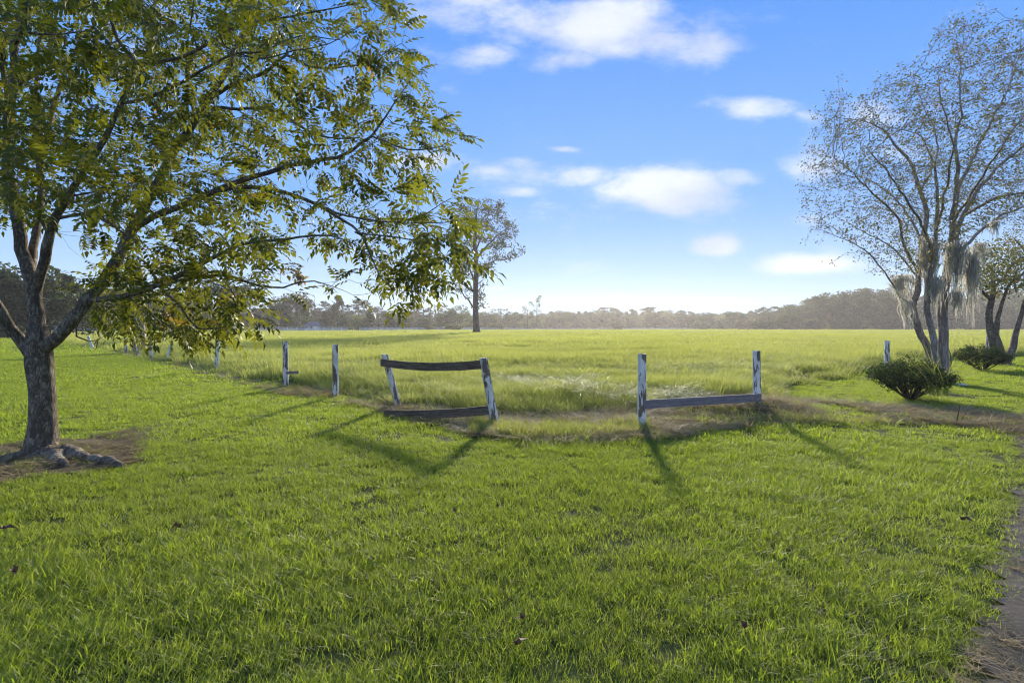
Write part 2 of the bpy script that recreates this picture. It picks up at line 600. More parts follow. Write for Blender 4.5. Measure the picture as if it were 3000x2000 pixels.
# ------------------------------------------------------------------ blades and scattering
def blades(name, n, R, L, W, lean, curve, segs, material, seed, rough=.5, lmin=.45, up=1.0):
    r = np.random.RandomState(seed)
    rad = R * np.sqrt(r.rand(n))
    th = r.rand(n) * 2 * np.pi
    bx, by = rad * np.cos(th), rad * np.sin(th)
    ln = L * (lmin + (1 - lmin) * r.rand(n) ** .8)
    az = r.rand(n) * 2 * np.pi
    le = lean * (.2 + r.rand(n))
    cu = curve * (.2 + r.rand(n))
    wa = az + np.pi / 2 + (r.rand(n) - .5) * 1.6
    w = W * (.6 + .7 * r.rand(n))
    k = segs * 2 + 1
    V = np.zeros((n, k, 3))
    for s in range(segs + 1):
        t = s / segs
        hx = (le * t + cu * t * t) * ln
        hz = ln * t * up * (1 - .35 * cu * t - .25 * le * t)
        px = bx + np.cos(az) * hx
        py = by + np.sin(az) * hx
        ww = w * (1 - t ** 1.6) * .5
        if s < segs:
            V[:, 2 * s] = np.stack([px - np.cos(wa) * ww, py - np.sin(wa) * ww, hz], -1)
            V[:, 2 * s + 1] = np.stack([px + np.cos(wa) * ww, py + np.sin(wa) * ww, hz], -1)
        else:
            V[:, 2 * s] = np.stack([px, py, hz], -1)
    faces = []
    base = np.arange(n) * k
    tri = []
    for s in range(segs - 1):
        a = base + 2 * s
        tri.append(np.stack([a, a + 1, a + 3], -1))
        tri.append(np.stack([a, a + 3, a + 2], -1))
    a = base + 2 * (segs - 1)
    tri.append(np.stack([a, a + 1, a + 2], -1))
    Fc = np.concatenate(tri)
    tint = np.repeat(r.rand(n), k)
    return mesh(name, V.reshape(-1, 3), Fc, material, True, tint)


def scatter(name, pts, rot, scl, meshes, label, cat, seed=1, scl3=None):
    """points carry rotation, scale and variant; geometry nodes put one tuft on each (uncountable ground cover)"""
    n = len(pts)
    me = bpy.data.meshes.new(name)
    me.vertices.add(n)
    me.vertices.foreach_set('co', np.asarray(pts, np.float32).ravel())
    a = me.attributes.new('rot', 'FLOAT_VECTOR', 'POINT')
    a.data.foreach_set('vector', np.asarray(rot, np.float32).ravel())
    s3 = scl3 if scl3 is not None else np.repeat(np.asarray(scl)[:, None], 3, 1)
    a = me.attributes.new('scl', 'FLOAT_VECTOR', 'POINT')
    a.data.foreach_set('vector', np.asarray(s3, np.float32).ravel())
    a = me.attributes.new('pick', 'INT', 'POINT')
    a.data.foreach_set('value', np.random.RandomState(seed).randint(0, len(meshes), n).astype(np.int32))
    src = bpy.data.collections.new(name + '_tufts')
    for m_ in meshes:
        src.objects.link(bpy.data.objects.new(m_.name, m_))
    ng = bpy.data.node_groups.new(name, 'GeometryNodeTree')
    ng.interface.new_socket('Geometry', in_out='INPUT', socket_type='NodeSocketGeometry')
    ng.interface.new_socket('Geometry', in_out='OUTPUT', socket_type='NodeSocketGeometry')
    N, Lk = ng.nodes, ng.links
    gi, go = N.new('NodeGroupInput'), N.new('NodeGroupOutput')
    iop = N.new('GeometryNodeInstanceOnPoints')
    ci = N.new('GeometryNodeCollectionInfo')
    ci.inputs['Collection'].default_value = src
    ci.inputs['Separate Children'].default_value = True
    ci.inputs['Reset Children'].default_value = True
    iop.inputs['Pick Instance'].default_value = True

    def na(nm, ty):
        q = N.new('GeometryNodeInputNamedAttribute')
        q.data_type = ty
        q.inputs['Name'].default_value = nm
        return q.outputs[0]
    e2r = N.new('FunctionNodeEulerToRotation')
    Lk.new(gi.outputs[0], iop.inputs['Points'])
    Lk.new(ci.outputs[0], iop.inputs['Instance'])
    Lk.new(na('pick', 'INT'), iop.inputs['Instance Index'])
    Lk.new(na('rot', 'FLOAT_VECTOR'), e2r.inputs[0])
    Lk.new(e2r.outputs[0], iop.inputs['Rotation'])
    Lk.new(na('scl', 'FLOAT_VECTOR'), iop.inputs['Scale'])
    Lk.new(iop.outputs[0], go.inputs[0])
    o = link(name, me)
    md = o.modifiers.new('tufts', 'NODES')
    md.node_group = ng
    return tag(o, label, cat, kind='stuff')


def band(d0, d1, dens, rs, margin=1.8, side=1.06):
    """random plan points between two distances, as wide as the view plus a margin"""
    area = 2 * ((side * (d0 + d1) / 2) + margin) * (d1 - d0)
    n = int(area * dens)
    hw1 = side * d1 + margin
    y = np.zeros(0)
    x = np.zeros(0)
    while len(x) < n:
        yy = d0 + (d1 - d0) * rs.rand(n * 2)
        xx = (rs.rand(n * 2) * 2 - 1) * hw1
        k = np.abs(xx) < side * yy + margin
        x = np.concatenate([x, xx[k]])
        y = np.concatenate([y, yy[k]])
    return x[:n], y[:n]


def zrot(n, rs, tilt=.12):
    return np.stack([(rs.rand(n) - .5) * 2 * tilt, (rs.rand(n) - .5) * 2 * tilt, rs.rand(n) * 6.283], -1)


def lawn():
    rs = np.random.RandomState(11)
    bands = [(-1.0, 3.5, 250, [blades('grass_tuft', 64, .10, .070, .0035, .62, .62, 3, M['lawn'], 100 + i) for i in range(7)], 1.0),
             (3.5, 7.0, 175, [blades('grass_tuft', 64, .12, .065, .0042, .60, .6, 3, M['lawn'], 120 + i) for i in range(6)], 1.0),
             (7.0, 14.0, 62, [blades('grass_tuft', 70, .18, .066, .0075, .5, .5, 2, M['lawn'], 140 + i) for i in range(6)], 1.0),
             (14., 30.0, 17, [blades('grass_tuft', 100, .34, .075, .015, .5, .45, 2, M['lawn'], 160 + i) for i in range(5)], 1.0),
             (30., 80.0, 4.0, [blades('grass_tuft', 120, .8, .10, .04, .5, .4, 1, M['lawn'], 180 + i) for i in range(4)], 1.0)]
    for k, (d0, d1, dens, ms, s) in enumerate(bands):
        x, y = band(d0, d1, dens, rs)
        inl = inpoly(x + .10 * (vnoise(x, y, 3) - .5), y + .10 * (vnoise(x, y + 9, 3) - .5), LAWN)
        inm = inpoly(x, y, MOWN)
        soil = inpoly(x + .15 * (vnoise(x, y, 5) - .5), y, SOIL_TREE)
        thin = fbm(x + 7, y, .9)
        # the turf wears thin towards the track and on the mown corner on the right
        lit = inpoly(x, y, LITTER_R) | inpoly(x, y, LITTER_L)
        inl2 = inl & ~soil
        keep = (inl & ~soil) | (inm & (thin > .25)) | (soil & (rs.rand(len(x)) < .05)) | (lit & (rs.rand(len(x)) < .42 + .4 * ((x < 2.4) & (x > -.6)) +  .3 * (fbm(x, y + 30, 1.1) > .5)) & ~inl)
        edge = sstep(x - .93 * y, -1.2, .25) * (y < 16)
        keep &= ~((rs.rand(len(x)) < edge * .55 * sstep(thin, .46, .62)) & inl)
        x, y, inm = x[keep], y[keep], inm[keep]
        n = len(x)
        sc = (.6 + .75 * rs.rand(n) ** 1.3) * (.52 + .55 * fbm(x, y, .55) + .45 * vnoise(x + 20, y, 1.9))
        sc *= np.where(inm, .8, 1.0)
        near = sstep(y, 5.5, 2.2)
        sc *= 1 + .12 * near
        z = H(x, y) + .004
        z = np.where(inl2[keep], z, z + .01)
        scatter('lawn_grass', np.stack([x, y, z], -1), zrot(n, rs, .18), sc, ms,
                ['short green lawn grass in the foreground', 'short green lawn grass in the middle of the lawn',
                 'mown lawn grass near the old fence posts', 'mown lawn grass further off on the left',
                 'farthest mown lawn grass on the left'][k], 'grass', k)


def field():
    rs = np.random.RandomState(12)
    bands = [(6.5, 14, 32, [blades('tall_grass_tuft', 110, .24, .60, .0062, .22, .50, 4, M['field'], 200 + i) for i in range(6)], 0),
             (14, 30, 9, [blades('tall_grass_tuft', 140, .42, .56, .012, .26, .5, 3, M['field'], 220 + i) for i in range(6)], 1),
             (30, 70, 1.9, [blades('tall_grass_tuft', 170, .85, .52, .032, .30, .45, 2, M['field'], 240 + i) for i in range(5)], 2),
             (70, 170, .42, [blades('tall_grass_tuft', 200, 1.8, .55, .085, .3, .4, 1, M['field'], 260 + i) for i in range(4)], 3),
             (170, 400, .09, [blades('tall_grass_tuft', 220, 3.8, .6, .22, .3, .4, 1, M['field'], 280 + i) for i in range(4)], 4)]
    names = ['tall green pasture grass behind the broken fence', 'tall pasture grass beyond the fence corner',
             'pasture grass in the middle of the field', 'sunlit pasture grass far out in the field', 'farthest pasture grass before the woods']
    for d0, d1, dens, ms, k in bands:
        x, y = band(d0, d1, dens, rs, 3)
        w = .5 if d0 < 30 else 0
        keep = inpoly(x + w * (vnoise(x, y, 1.3) - .5), y + w * (vnoise(x + 4, y, 1.3) - .5), FIELD)
        x, y = x[keep], y[keep]
        n = len(x)
        hum = vnoise(x * .55, y, .32) * .6 + vnoise(x * .6 + 40, y, .9) * .4
        hum2 = vnoise(x * .35, y + 11, .10)
        sc = (.80 + .3 * rs.rand(n)) * (.34 + 1.15 * hum ** 1.3) * (.72 + .5 * hum2) * (1 - .3 * sstep(y, 60, 120))
        # near edge stands a little taller where the mower stopped
        rot = zrot(n, rs, .1)
        rot[:, 0] += .18 * (vnoise(x + 3, y, .4) - .5)
        rot[:, 1] += .0
        sc = sc * (1 + .20 * sstep(y, 15, 9))
        s3 = np.stack([.8 + .4 * rs.rand(n), .8 + .4 * rs.rand(n), sc], -1)
        scatter('pasture_grass', np.stack([x, y, H(x, y)], -1), rot, None, ms, names[k], 'grass', k, s3)
    # lodged pale grass in patches
    ms = [blades('bent_grass_tuft', 30, .24, .20, .0036, 1.3, 1.6, 4, M['pale'], 300 + i) for i in range(5)]
    pts, = [[]]
    _p = [((940, 1062), (1130, 1082), 26, .42), ((1480, 1098), (1690, 1120), 34, .45), ((1690, 1118), (1900, 1130), 26, .45), ((1900, 1125), (2010, 1138), 26, .45),
               ((1920, 1082), (2040, 1078), 16, .4), ((2040, 1078), (2160, 1068), 20, .4), ((2200, 1046), (2390, 1052), 22, .35), ((640, 1025), (720, 1035), 14, .4),
               ((760, 1050), (860, 1046), 14, .35), ((1750, 1046), (1830, 1050), 8, .35)]
    for (a, b, n, hh) in _p:
        for i in range(int(n * 1.3)):
            t = rs.rand()
            px = a[0] + (b[0] - a[0]) * t
            py = a[1] + (b[1] - a[1]) * t
            d = (EYE - hh) * F / (py - HZ)
            q = P(px, py, d)
            s = d * .035
            pts.append((q[0] + rs.randn() * s * 1.3, q[1] + rs.randn() * s * 1.2, float(H(q[0], q[1])) + hh - .16 - .10 * rs.rand()))
    pts = np.array(pts)
    scatter('lodged_grass', pts, zrot(len(pts), rs, .3), .8 + .6 * rs.rand(len(pts)), ms, 'pale silvery patches of wind-bent grass in the near pasture', 'grass', 5)


def litter():
    rs = np.random.RandomState(13)
    ms = [blades('dry_tuft', 50, .17, .20, .009, 1.6, 1.2, 3, M['dry'], 320 + i, up=.6) for i in range(6)]
    tall = [blades('dry_stalks', 16, .22, .34, .006, .5, .6, 3, M['dry'], 340 + i) for i in range(5)]
    pts, sc, pt2 = [], [], []
    x, y = band(3.0, 13, 60, rs, 3)
    x2, y2 = band(13, 50, 12, rs, 3)
    x, y = np.concatenate([x, x2]), np.concatenate([y, y2])
    a = inpoly(x, y, LITTER_L)
    b = inpoly(x, y, LITTER_R)
    p = rs.rand(len(x))
    dn = fbm(x, y, .8)
    k = (a & (p < .75) & (dn > .36)) | (b & (dn > .40))
    X, Y = x[k], y[k]
    scatter('dead_stalks', np.stack([X, Y, H(X, Y) + .016 + bump(X, Y)], -1), zrot(len(X), rs, .3), .5 + .7 * rs.rand(len(X)), ms,
            'flattened brown dead stalks along the fence line', 'dead grass', 6)
    k = (b & (p < .10) & (dn > .45)) | (a & (p < .02)) | (b & (p < .4) & (np.hypot(x - MOUND[0] + .2, (y - MOUND[1])) < 1.2))
    X, Y = x[k], y[k]
    scatter('standing_stalks', np.stack([X, Y, H(X, Y)], -1), zrot(len(X), rs, .35), .5 + .7 * rs.rand(len(X)), tall,
            'thin upright dead stalks among the litter beside the fence gap', 'dead grass', 7)
    # yellow green sprigs  in the gap between the posts
    sp = [blades('sprig', 26, .14, .26, .007, .55, .5, 3, M['sprig'], 360 + i) for i in range(5)]
    q = []
    for i in range(420):
        px = 1380 + 520 * rs.rand()
        py = 1236 + 34 * rs.rand() + 18 * math.sin((px - 1380) / 500 * math.pi)
        q.append(g(px, py))
    for i in range(60):
        q.append(g(1900 + 700 * rs.rand(), 1236 + 12 * rs.rand()))
    for i in range(50):
        t = rs.rand()
        q.append(g(640 + 800 * t + 20 * rs.randn(), 1104 + 150 * t + 8 * rs.randn()))
    q = np.array(q)
    scatter('sprigs', np.stack([q[:, 0], q[:, 1], H(q[:, 0], q[:, 1])], -1), zrot(len(q), rs, .2), .45 + .6 * rs.rand(len(q)), sp,
            'yellow green grass sprigs in the gap between the leaning frame and the railed posts', 'grass', 8)
    # long grass flopping over the soil at the right corner of the pasture
    tg = [blades('edge_tuft', 40, .18, .55, .010, .7, .9, 4, M['sprig'], 380 + i) for i in range(4)]
    q = np.array([g(2235 + 60 * rs.rand(), 1150 + 30 * rs.rand()) for i in range(12)] + [g(1200 + 800 * rs.rand(), 1205 + 8 * rs.rand()) for i in range(16)])
    scatter('edge_tufts', np.stack([q[:, 0], q[:, 1], H(q[:, 0], q[:, 1])], -1), zrot(len(q), rs, .2), .5 + .4 * rs.rand(len(q)), tg,
            'bright longer grass tufts at the foot of the pasture edge', 'grass', 9)
    # litter and weeds over the tree's soil patch
    x, y = band(5, 8.4, 120, rs, 1)
    k = inpoly(x, y, SOIL_TREE) & (fbm(x, y, 2.0) > .33)
    X, Y = x[k], y[k]
    st = [blades('twig_litter', 30, .10, .13, .008, 2.0, 1.0, 2, M['dry'], 400 + i, up=.5) for i in range(5)]
    scatter('twig_litter', np.stack([X, Y, H(X, Y) + .010 + bump(X, Y)], -1), zrot(len(X), rs, .3), .4 + .6 * rs.rand(len(X)), st,
            'brown twig and needle litter on the soil round the pecan trunk', 'litter', 10)
    x, y = band(2.2, 9, 110, rs, 2.5)
    k = ~inpoly(x, y, LAWN) & (x > .85 * y) & (y < 7.4) & (fbm(x, y, 1.2) > .38)
    X, Y = x[k], y[k]
    scatter('track_litter', np.stack([X, Y, H(X, Y) + .016 + bump(X, Y)], -1), zrot(len(X), rs, .3), .3 + .4 * rs.rand(len(X)), st,
            'sparse dry bits lying on the dirt track at the right', 'litter', 11)


lawn()
field()
litter()

# ------------------------------------------------------------------ tubes and branching
def tube_rings(pts, rads, sides, V, Fc, cap=True):
    pts = [np.asarray(p, float) for p in pts]
    n = len(pts)
    if n < 2:
        return
    prev = None
    base = len(V)
    for i in range(n):
        t = pts[min(i + 1, n - 1)] - pts[max(i - 1, 0)]
        L_ = np.linalg.norm(t)
        t = t / L_ if L_ > 1e-9 else np.array((0, 0, 1.))
        if prev is None:
            a = np.array((1., 0, 0)) if abs(t[0]) < .8 else np.array((0, 1., 0))
            u = np.cross(t, a)
        else:
            u = prev - t * np.dot(prev, t)
        u = u / (np.linalg.norm(u) + 1e-12)
        prev = u
        w = np.cross(t, u)
        for k in range(sides):
            an = 2 * math.pi * k / sides
            V.append(pts[i] + (u * math.cos(an) + w * math.sin(an)) * rads[i])
    for i in range(n - 1):
        for k in range(sides):
            a = base + i * sides + k
            b = base + i * sides + (k + 1) % sides
            Fc.append((a, b, b + sides, a + sides))
    if cap:
        Fc.append(tuple(base + (n - 1) * sides + k for k in range(sides)))
        Fc.append(tuple(base + k for k in reversed(range(sides))))


def spline(pts, step):
    """smooth curve through control points (x,y,z,r) resampled at a step"""
    p = [np.asarray(q, float) for q in pts]
    res = []
    for i in range(len(p) - 1):
        p0, p1, p2, p3 = p[max(i - 1, 0)], p[i], p[i + 1], p[min(i + 2, len(p) - 1)]
        n = max(1, int(np.linalg.norm(p2[:3] - p1[:3]) / step))
        for k in range(n):
            t = k / n
            res.append(.5 * ((2 * p1) + (-p0 + p2) * t + (2 * p0 - 5 * p1 + 4 * p2 - p3) * t * t + (-p0 + 3 * p1 - 3 * p2 + p3) * t ** 3))
    res.append(p[-1])
    return res


class Tree:
    def __init__(s, step):
        s.step = step
        s.pos, s.par, s.rad = [], [], []

    def limb(s, pts, attach=True, wob=.0):
        r = spline(pts, s.step)
        par = -1
        if attach and s.pos:
            A = np.array(s.pos)
            par = int(np.argmin(((A - r[0][:3]) ** 2).sum(1)))
        for i, q in enumerate(r):
            p = q[:3].copy()
            if wob and i > 0:
                p += wob * (np.array(mnoise.noise_vector(Vector(p * 2.3))) + .6 * np.array(mnoise.noise_vector(Vector(p * 6.1))))
            s.pos.append(p)
            s.par.append(par)
            s.rad.append(max(q[3], .002))
            par = len(s.pos) - 1

    def grow(s, att, di, dk, iters, trop=(0, 0, 0), jitter=.25, rs=None, maxn=14000):
        rs = rs or np.random.RandomState(5)
        att = np.asarray(att, float)
        alive = np.ones(len(att), bool)
        trop = np.array(trop, float)
        s.fixed = len(s.pos)
        seen = {}
        for it in range(iters):
            kd = kdtree.KDTree(len(s.pos))
            for i, p in enumerate(s.pos):
                kd.insert(p, i)
            kd.balance()
            acc = {}
            for ai in np.nonzero(alive)[0]:
                co, i, d = kd.find(att[ai])
                if d < dk:
                    alive[ai] = False
                elif d < di:
                    v = (att[ai] - s.pos[i]) / d
                    if i in acc:
                        acc[i] += v
                    else:
                        acc[i] = v.copy()
            if not acc or len(s.pos) > maxn:
                break
            for i, v in acc.items():
                if seen.get(i, 0) >= 3:
                    continue
                seen[i] = seen.get(i, 0) + 1
                v = v / (np.linalg.norm(v) + 1e-9) + trop + jitter * rs.randn(3)
                v /= np.linalg.norm(v) + 1e-9
                s.pos.append(s.pos[i] + v * s.step)
                s.par.append(i)
                s.rad.append(0.0)

    def finish(s, r0, e=2.4):
        n = len(s.pos)
        s.kids = [[] for _ in range(n)]
        for i, p in enumerate(s.par):
            if p >= 0:
                s.kids[p].append(i)
        acc = [0.0] * n
        order = list(range(n))
        for i in reversed(order):   # children always come after their parent
            a = acc[i] if s.kids[i] else r0 ** e
            r = a ** (1 / e)
            given = s.rad[i]
            s.rad[i] = given if given > 0 else r
            p = s.par[i]
            if p >= 0:
                acc[p] += a

    def tubes(s, split=None, big=14, minr=0.0, cond=None):
        """returns vertices and faces of the woody parts"""
        V, Fc = [], []
        n = len(s.pos)
        starts = [i for i in range(n) if s.par[i] < 0]
        stack = list(starts)
        while stack:
            i = stack.pop()
            chain = [s.par[i], i] if s.par[i] >= 0 else [i]
            while s.kids[chain[-1]]:
                ks = sorted(s.kids[chain[-1]], key=lambda k: -s.rad[k])
                stack.extend(ks[1:])
                chain.append(ks[0])
            if cond and not cond(s, i, chain):
                continue
            rr = [s.rad[k] for k in chain]
            if s.par[i] >= 0:
                rr[0] = min(rr[0], s.rad[i] * 1.15)
            if max(rr) < minr or len(chain) < 2:
                continue
            mr = max(rr)
            sides = big if mr > .06 else 7 if mr > .02 else 5 if mr > .008 else 3
            tube_rings([s.pos[k] for k in chain], rr, sides, V, Fc, cap=mr > .02)
        return V, Fc


def stamp(tmpl_v, tmpl_f, pos, X, Y, Z, scale, tintbase, tint_t=None):
    """copies of a small template set on many frames, as one big array"""
    n = len(pos)
    k = len(tmpl_v)
    R = np.stack([X, Y, Z], -1)      # n,3,3 columns are axes
    V = np.einsum('nij,kj->nki', R, tmpl_v) * np.asarray(scale)[:, None, None] + np.asarray(pos)[:, None, :]
    Fs = tmpl_f[None] + (np.arange(n) * k)[:, None, None]
    t = np.repeat(np.asarray(tintbase), k).reshape(n, k)
    if tint_t is not None:
        t = np.clip(t + tint_t[None], 0, .999)
    return V.reshape(-1, 3), Fs.reshape(-1, tmpl_f.shape[1]), t.reshape(-1)


def frames(d, rs, roll=None):
    d = np.asarray(d, float)
    d = d / (np.linalg.norm(d, axis=1)[:, None] + 1e-9)
    up = np.tile(np.array((0, 0, 1.)), (len(d), 1))
    x = np.cross(d, up)
    bad = np.linalg.norm(x, axis=1) < 1e-3
    x[bad] = (1, 0, 0)
    x /= np.linalg.norm(x, axis=1)[:, None]
    z = np.cross(x, d)
    if roll is not None:
        c, s_ = np.cos(roll)[:, None], np.sin(roll)[:, None]
        x, z = x * c + z * s_, z * c - x * s_
    return x, d, z


def pinnate(seed, nl=5, L=.25, ll=.088, lw=.040):
    """feather leaf: a stalk along +Y with paired, drooping, folded leaflets"""
    r = np.random.RandomState(seed)
    V, Fc, T = [], [], []

    def tri(a, b, c):
        Fc.append((a, b, c))

    def leaflet(base, dirv, length, width, tint):
        dirv = dirv / np.linalg.norm(dirv)
        side = np.cross(dirv, (0, 0, 1.))
        side /= np.linalg.norm(side) + 1e-9
        side = side + np.array((0, 0, .35 * (r.rand() - .5)))
        n = np.cross(side, dirv)
        b = len(V)
        mid = base + dirv * length * .45
        V.extend([base, mid + side * width * .5 + n * width * .18, mid, mid - side * width * .5 + n * width * .18,
                  base + dirv * length * .8 + side * width * .26 - n * .0 + np.array((0, 0, -.10 * length)),
                  base + dirv * length * .8 - side * width * .26 + np.array((0, 0, -.10 * length)),
                  base + dirv * length + np.array((0, 0, -.22 * length))])
        T.extend([tint] * 7)
        for f in ((b, b + 1, b + 2), (b, b + 2, b + 3), (b + 1, b + 4, b + 2), (b + 2, b + 5, b + 3), (b + 4, b + 5, b + 2), (b + 4, b + 6, b + 5)):
            Fc.append(f)
    # stalk
    prev = None
    K = nl + 1
    spine = [np.array((0, 0, 0.))]
    for i in range(K):
        t = (i + 1) / K
        spine.append(np.array((.02 * math.sin(t * 3 + seed), L * t, -.30 * L * t * t)))
    for i in range(K):
        a, b = spine[i], spine[i + 1]
        q = len(V)
        w = .0016
        V.extend([a + (w, 0, 0), a - (w, 0, 0), b - (w, 0, 0), b + (w, 0, 0)])
        T.extend([0] * 4)
        Fc.append((q, q + 1, q + 2))
        Fc.append((q, q + 2, q + 3))
    for i in range(1, K):
        s = 1 - .12 * abs(i - K * .55)
        for sd_ in (-1, 1):
            base = spine[i] + np.array((0, .01 * sd_ * (r.rand() - .5), 0))
            dv = np.array((sd_ * 1.0, .70 + .35 * (r.rand() - .5), -.10 - .45 * r.rand()))
            leaflet(base, dv, ll * s * (.85 + .3 * r.rand()), lw * s, .12 * (r.rand() - .5))
    leaflet(spine[-1], np.array((0, 1, -.5)), ll * 1.05, lw, 0)
    return np.array(V), np.array(Fc), np.array(T)


PEC_LOC = Vector((PEC[0], PEC[1], 0))


def polypts(poly, n, rs):
    """random pixels in a polygon"""
    p = np.array(poly, float)
    lo, hi = p.min(0), p.max(0)
    res = np.zeros((0, 2))
    while len(res) < n:
        q = lo + (hi - lo) * rs.rand(n * 2, 2)
        res = np.concatenate([res, q[inpoly(q[:, 0], q[:, 1], poly)]])
    return res[:n]


def pix(pts):
    return [(*P(a, b, d), r * .84 / math.sqrt(1 + ((a - CX) / F) ** 2)) for a, b, d, r in pts]


def pecan():
    rs = np.random.RandomState(21)
    t = Tree(.13)
    L_ = t.limb
    bz = float(H(*PEC))
    L_([(PEC[0], PEC[1], bz - .12, .25)] + [(*P(122, 1312, 6.2), .175), (*P(126, 1270, 6.2), .148), (*P(124, 1200, 6.2), .133), (*P(120, 1120, 6.2), .130),
        (*P(116, 1060, 6.2), .142), (*P(112, 1015, 6.2), .13), (*P(110, 960, 6.2), .10)], attach=False, wob=.01)
    w = .03
    # left leaning limb
    L_(pix([(95, 1045, 6.2, .11), (48, 985, 6.15, .10), (5, 920, 6.0, .095), (-50, 810, 5.9, .085), (-90, 650, 5.8, .07), (-150, 420, 5.6, .05), (-160, 150, 5.4, .03)]), wob=w)
    # upright limb
    L_(pix([(110, 960, 6.2, .13), (104, 880, 6.2, .125), (92, 810, 6.25, .12), (68, 730, 6.3, .11), (48, 650, 6.3, .105), (34, 560, 6.35, .095), (24, 460, 6.4, .085), (24, 340, 6.4, .08),
            (38, 220, 6.4, .07), (50, 100, 6.5, .06), (70, -60, 6.6, .05), (60, -250, 6.7, .03), (120, -420, 6.8, .015)]), wob=w)
    # second upright
    L_(pix([(105, 860, 6.2, .085), (130, 760, 6.1, .085), (146, 690, 6.05, .08), (166, 630, 6.0, .07), (196, 570, 5.95, .062), (235, 520, 5.9, .05), (288, 440, 5.8, .045), (322, 375, 5.7, .042),
            (352, 308, 5.7, .04), (378, 235, 5.6, .036), (396, 180, 5.6, .032), (345, 118, 5.5, .026), (320, 40, 5.4, .02), (315, -60, 5.3, .013)]), wob=w * .7)
    L_(pix([(396, 180, 5.6, .026), (450, 186, 5.5, .026), (520, 172, 5.4, .024), (580, 145, 5.3, .022), (640, 112, 5.3, .02), (700, 76, 5.2, .018), (780, 60, 5.2, .015), (900, 40, 5.1, .01), (1050, 10, 5.0, .006)]), wob=.02)
    L_(pix([(355, 302, 5.7, .03), (430, 288, 5.6, .026), (510, 256, 5.6, .024), (590, 205, 5.6, .02), (680, 160, 5.5, .017), (770, 150, 5.4, .012), (880, 110, 5.3, .008), (1000, 120, 5.2, .005)]), wob=.02)
    L_(pix([(372, 290, 5.7, .022), (392, 225, 5.8, .02), (430, 160, 5.9, .018), (436, 90, 6.0, .016), (460, 0, 6.1, .012), (480, -90, 6.2, .008)]), wob=.02)
    L_(pix([(580, 145, 5.3, .014), (556, 80, 5.2, .012), (566, 0, 5.2, .01), (560, -80, 5.1, .006)]), wob=.02)
    L_(pix([(640, 112, 5.3, .014), (700, 160, 5.2, .012), (770, 170, 5.1, .01), (860, 150, 5.0, .008), (960, 130, 4.9, .006), (1080, 60, 4.8, .004)]), wob=.02)
    # thick slanting limb
    L_(pix([(120, 1030, 6.2, .12), (170, 985, 6.15, .115), (215, 940, 6.15, .11), (262, 880, 6.2, .10), (318, 800, 6.3, .095), (366, 715, 6.4, .09), (420, 620, 6.5, .085), (462, 540, 6.6, .08),
            (512, 440, 6.7, .074), (560, 370, 6.8, .068), (618, 285, 6.9, .06), (680, 170, 7.0, .05), (740, 60, 7.1, .04), (800, -80, 7.2, .03), (860, -250, 7.3, .015)]), wob=w)
    L_(pix([(620, 285, 6.9, .04), (700, 240, 6.7, .035), (760, 215, 6.5, .03), (815, 180, 6.3, .024), (840, 160, 6.2, .02), (900, 190, 6.0, .015), (980, 200, 5.8, .01), (1080, 180, 5.6, .006), (1180, 130, 5.5, .004)]), wob=.03)
    L_(pix([(600, 320, 6.9, .03), (700, 316, 6.6, .026), (800, 322, 6.3, .022), (880, 370, 6.0, .018), (960, 400, 5.8, .012), (1050, 400, 5.6, .007)]), wob=.03)
    # long horizontal limb and its children
    L_(pix([(366, 715, 6.4, .06), (410, 660, 6.2, .058), (470, 625, 6.0, .055), (540, 600, 5.9, .05), (610, 570, 5.8, .045), (680, 540, 5.7, .04), (760, 510, 5.6, .034), (850, 486, 5.5, .03),
            (940, 470, 5.4, .026), (1030, 440, 5.3, .021), (1090, 400, 5.2, .017), (1130, 345, 5.2, .012), (1160, 300, 5.1, .008), (1200, 240, 5.1, .005)]), wob=.025)
    L_(pix([(1090, 400, 5.2, .012), (1160, 425, 5.0, .010), (1230, 440, 4.9, .008), (1290, 430, 4.8, .005), (1340, 400, 4.7, .003)]), wob=.02)
    L_(pix([(620, 566, 5.8, .034), (700, 548, 5.6, .032), (780, 550, 5.5, .028), (860, 572, 5.4, .025), (940, 600, 5.2, .022), (1000, 640, 5.0, .018), (1060, 690, 4.9, .014), (1090, 760, 4.8, .01),
            (1110, 810, 4.7, .007), (1150, 850, 4.6, .004)]), wob=.02)
    L_(pix([(960, 610, 5.2, .014), (1060, 640, 5.0, .012), (1160, 650, 4.9, .010), (1250, 620, 4.8, .007), (1320, 580, 4.7, .004)]), wob=.02)
    L_(pix([(1040, 680, 4.9, .010), (1120, 690, 4.8, .009), (1200, 700, 4.7, .007), (1290, 700, 4.6, .004)]), wob=.02)
    # lower limbs
    L_(pix([(262, 880, 6.2, .05), (350, 870, 5.9, .048), (430, 850, 5.8, .046), (500, 815, 5.7, .042), (560, 790, 5.6, .038), (620, 755, 5.5, .032), (700, 720, 5.4, .026), (790, 705, 5.3, .02), (880, 695, 5.2, .015), (970, 690, 5.1, .01), (1040, 720, 5.0, .006)]), wob=.02)
    L_(pix([(430, 850, 5.8, .028), (500, 826, 5.7, .026), (570, 812, 5.6, .023), (640, 806, 5.5, .02), (710, 818, 5.4, .017), (770, 838, 5.3, .015), (830, 840, 5.3, .012), (875, 826, 5.2, .010), (920, 822, 5.2, .008), (970, 838, 5.1, .005), (1010, 852, 5.1, .003)]), wob=.012)
    L_(pix([(440, 790, 5.7, .022), (480, 850, 5.4, .018), (530, 900, 5.2, .015), (580, 960, 5.1, .012), (640, 962, 5.0, .009), (690, 955, 5.0, .006)]), wob=.02)
    L_(pix([(640, 806, 5.5, .012), (665, 830, 5.4, .011), (690, 870, 5.3, .009), (730, 910, 5.3, .006), (760, 930, 5.2, .004)]), wob=.015)
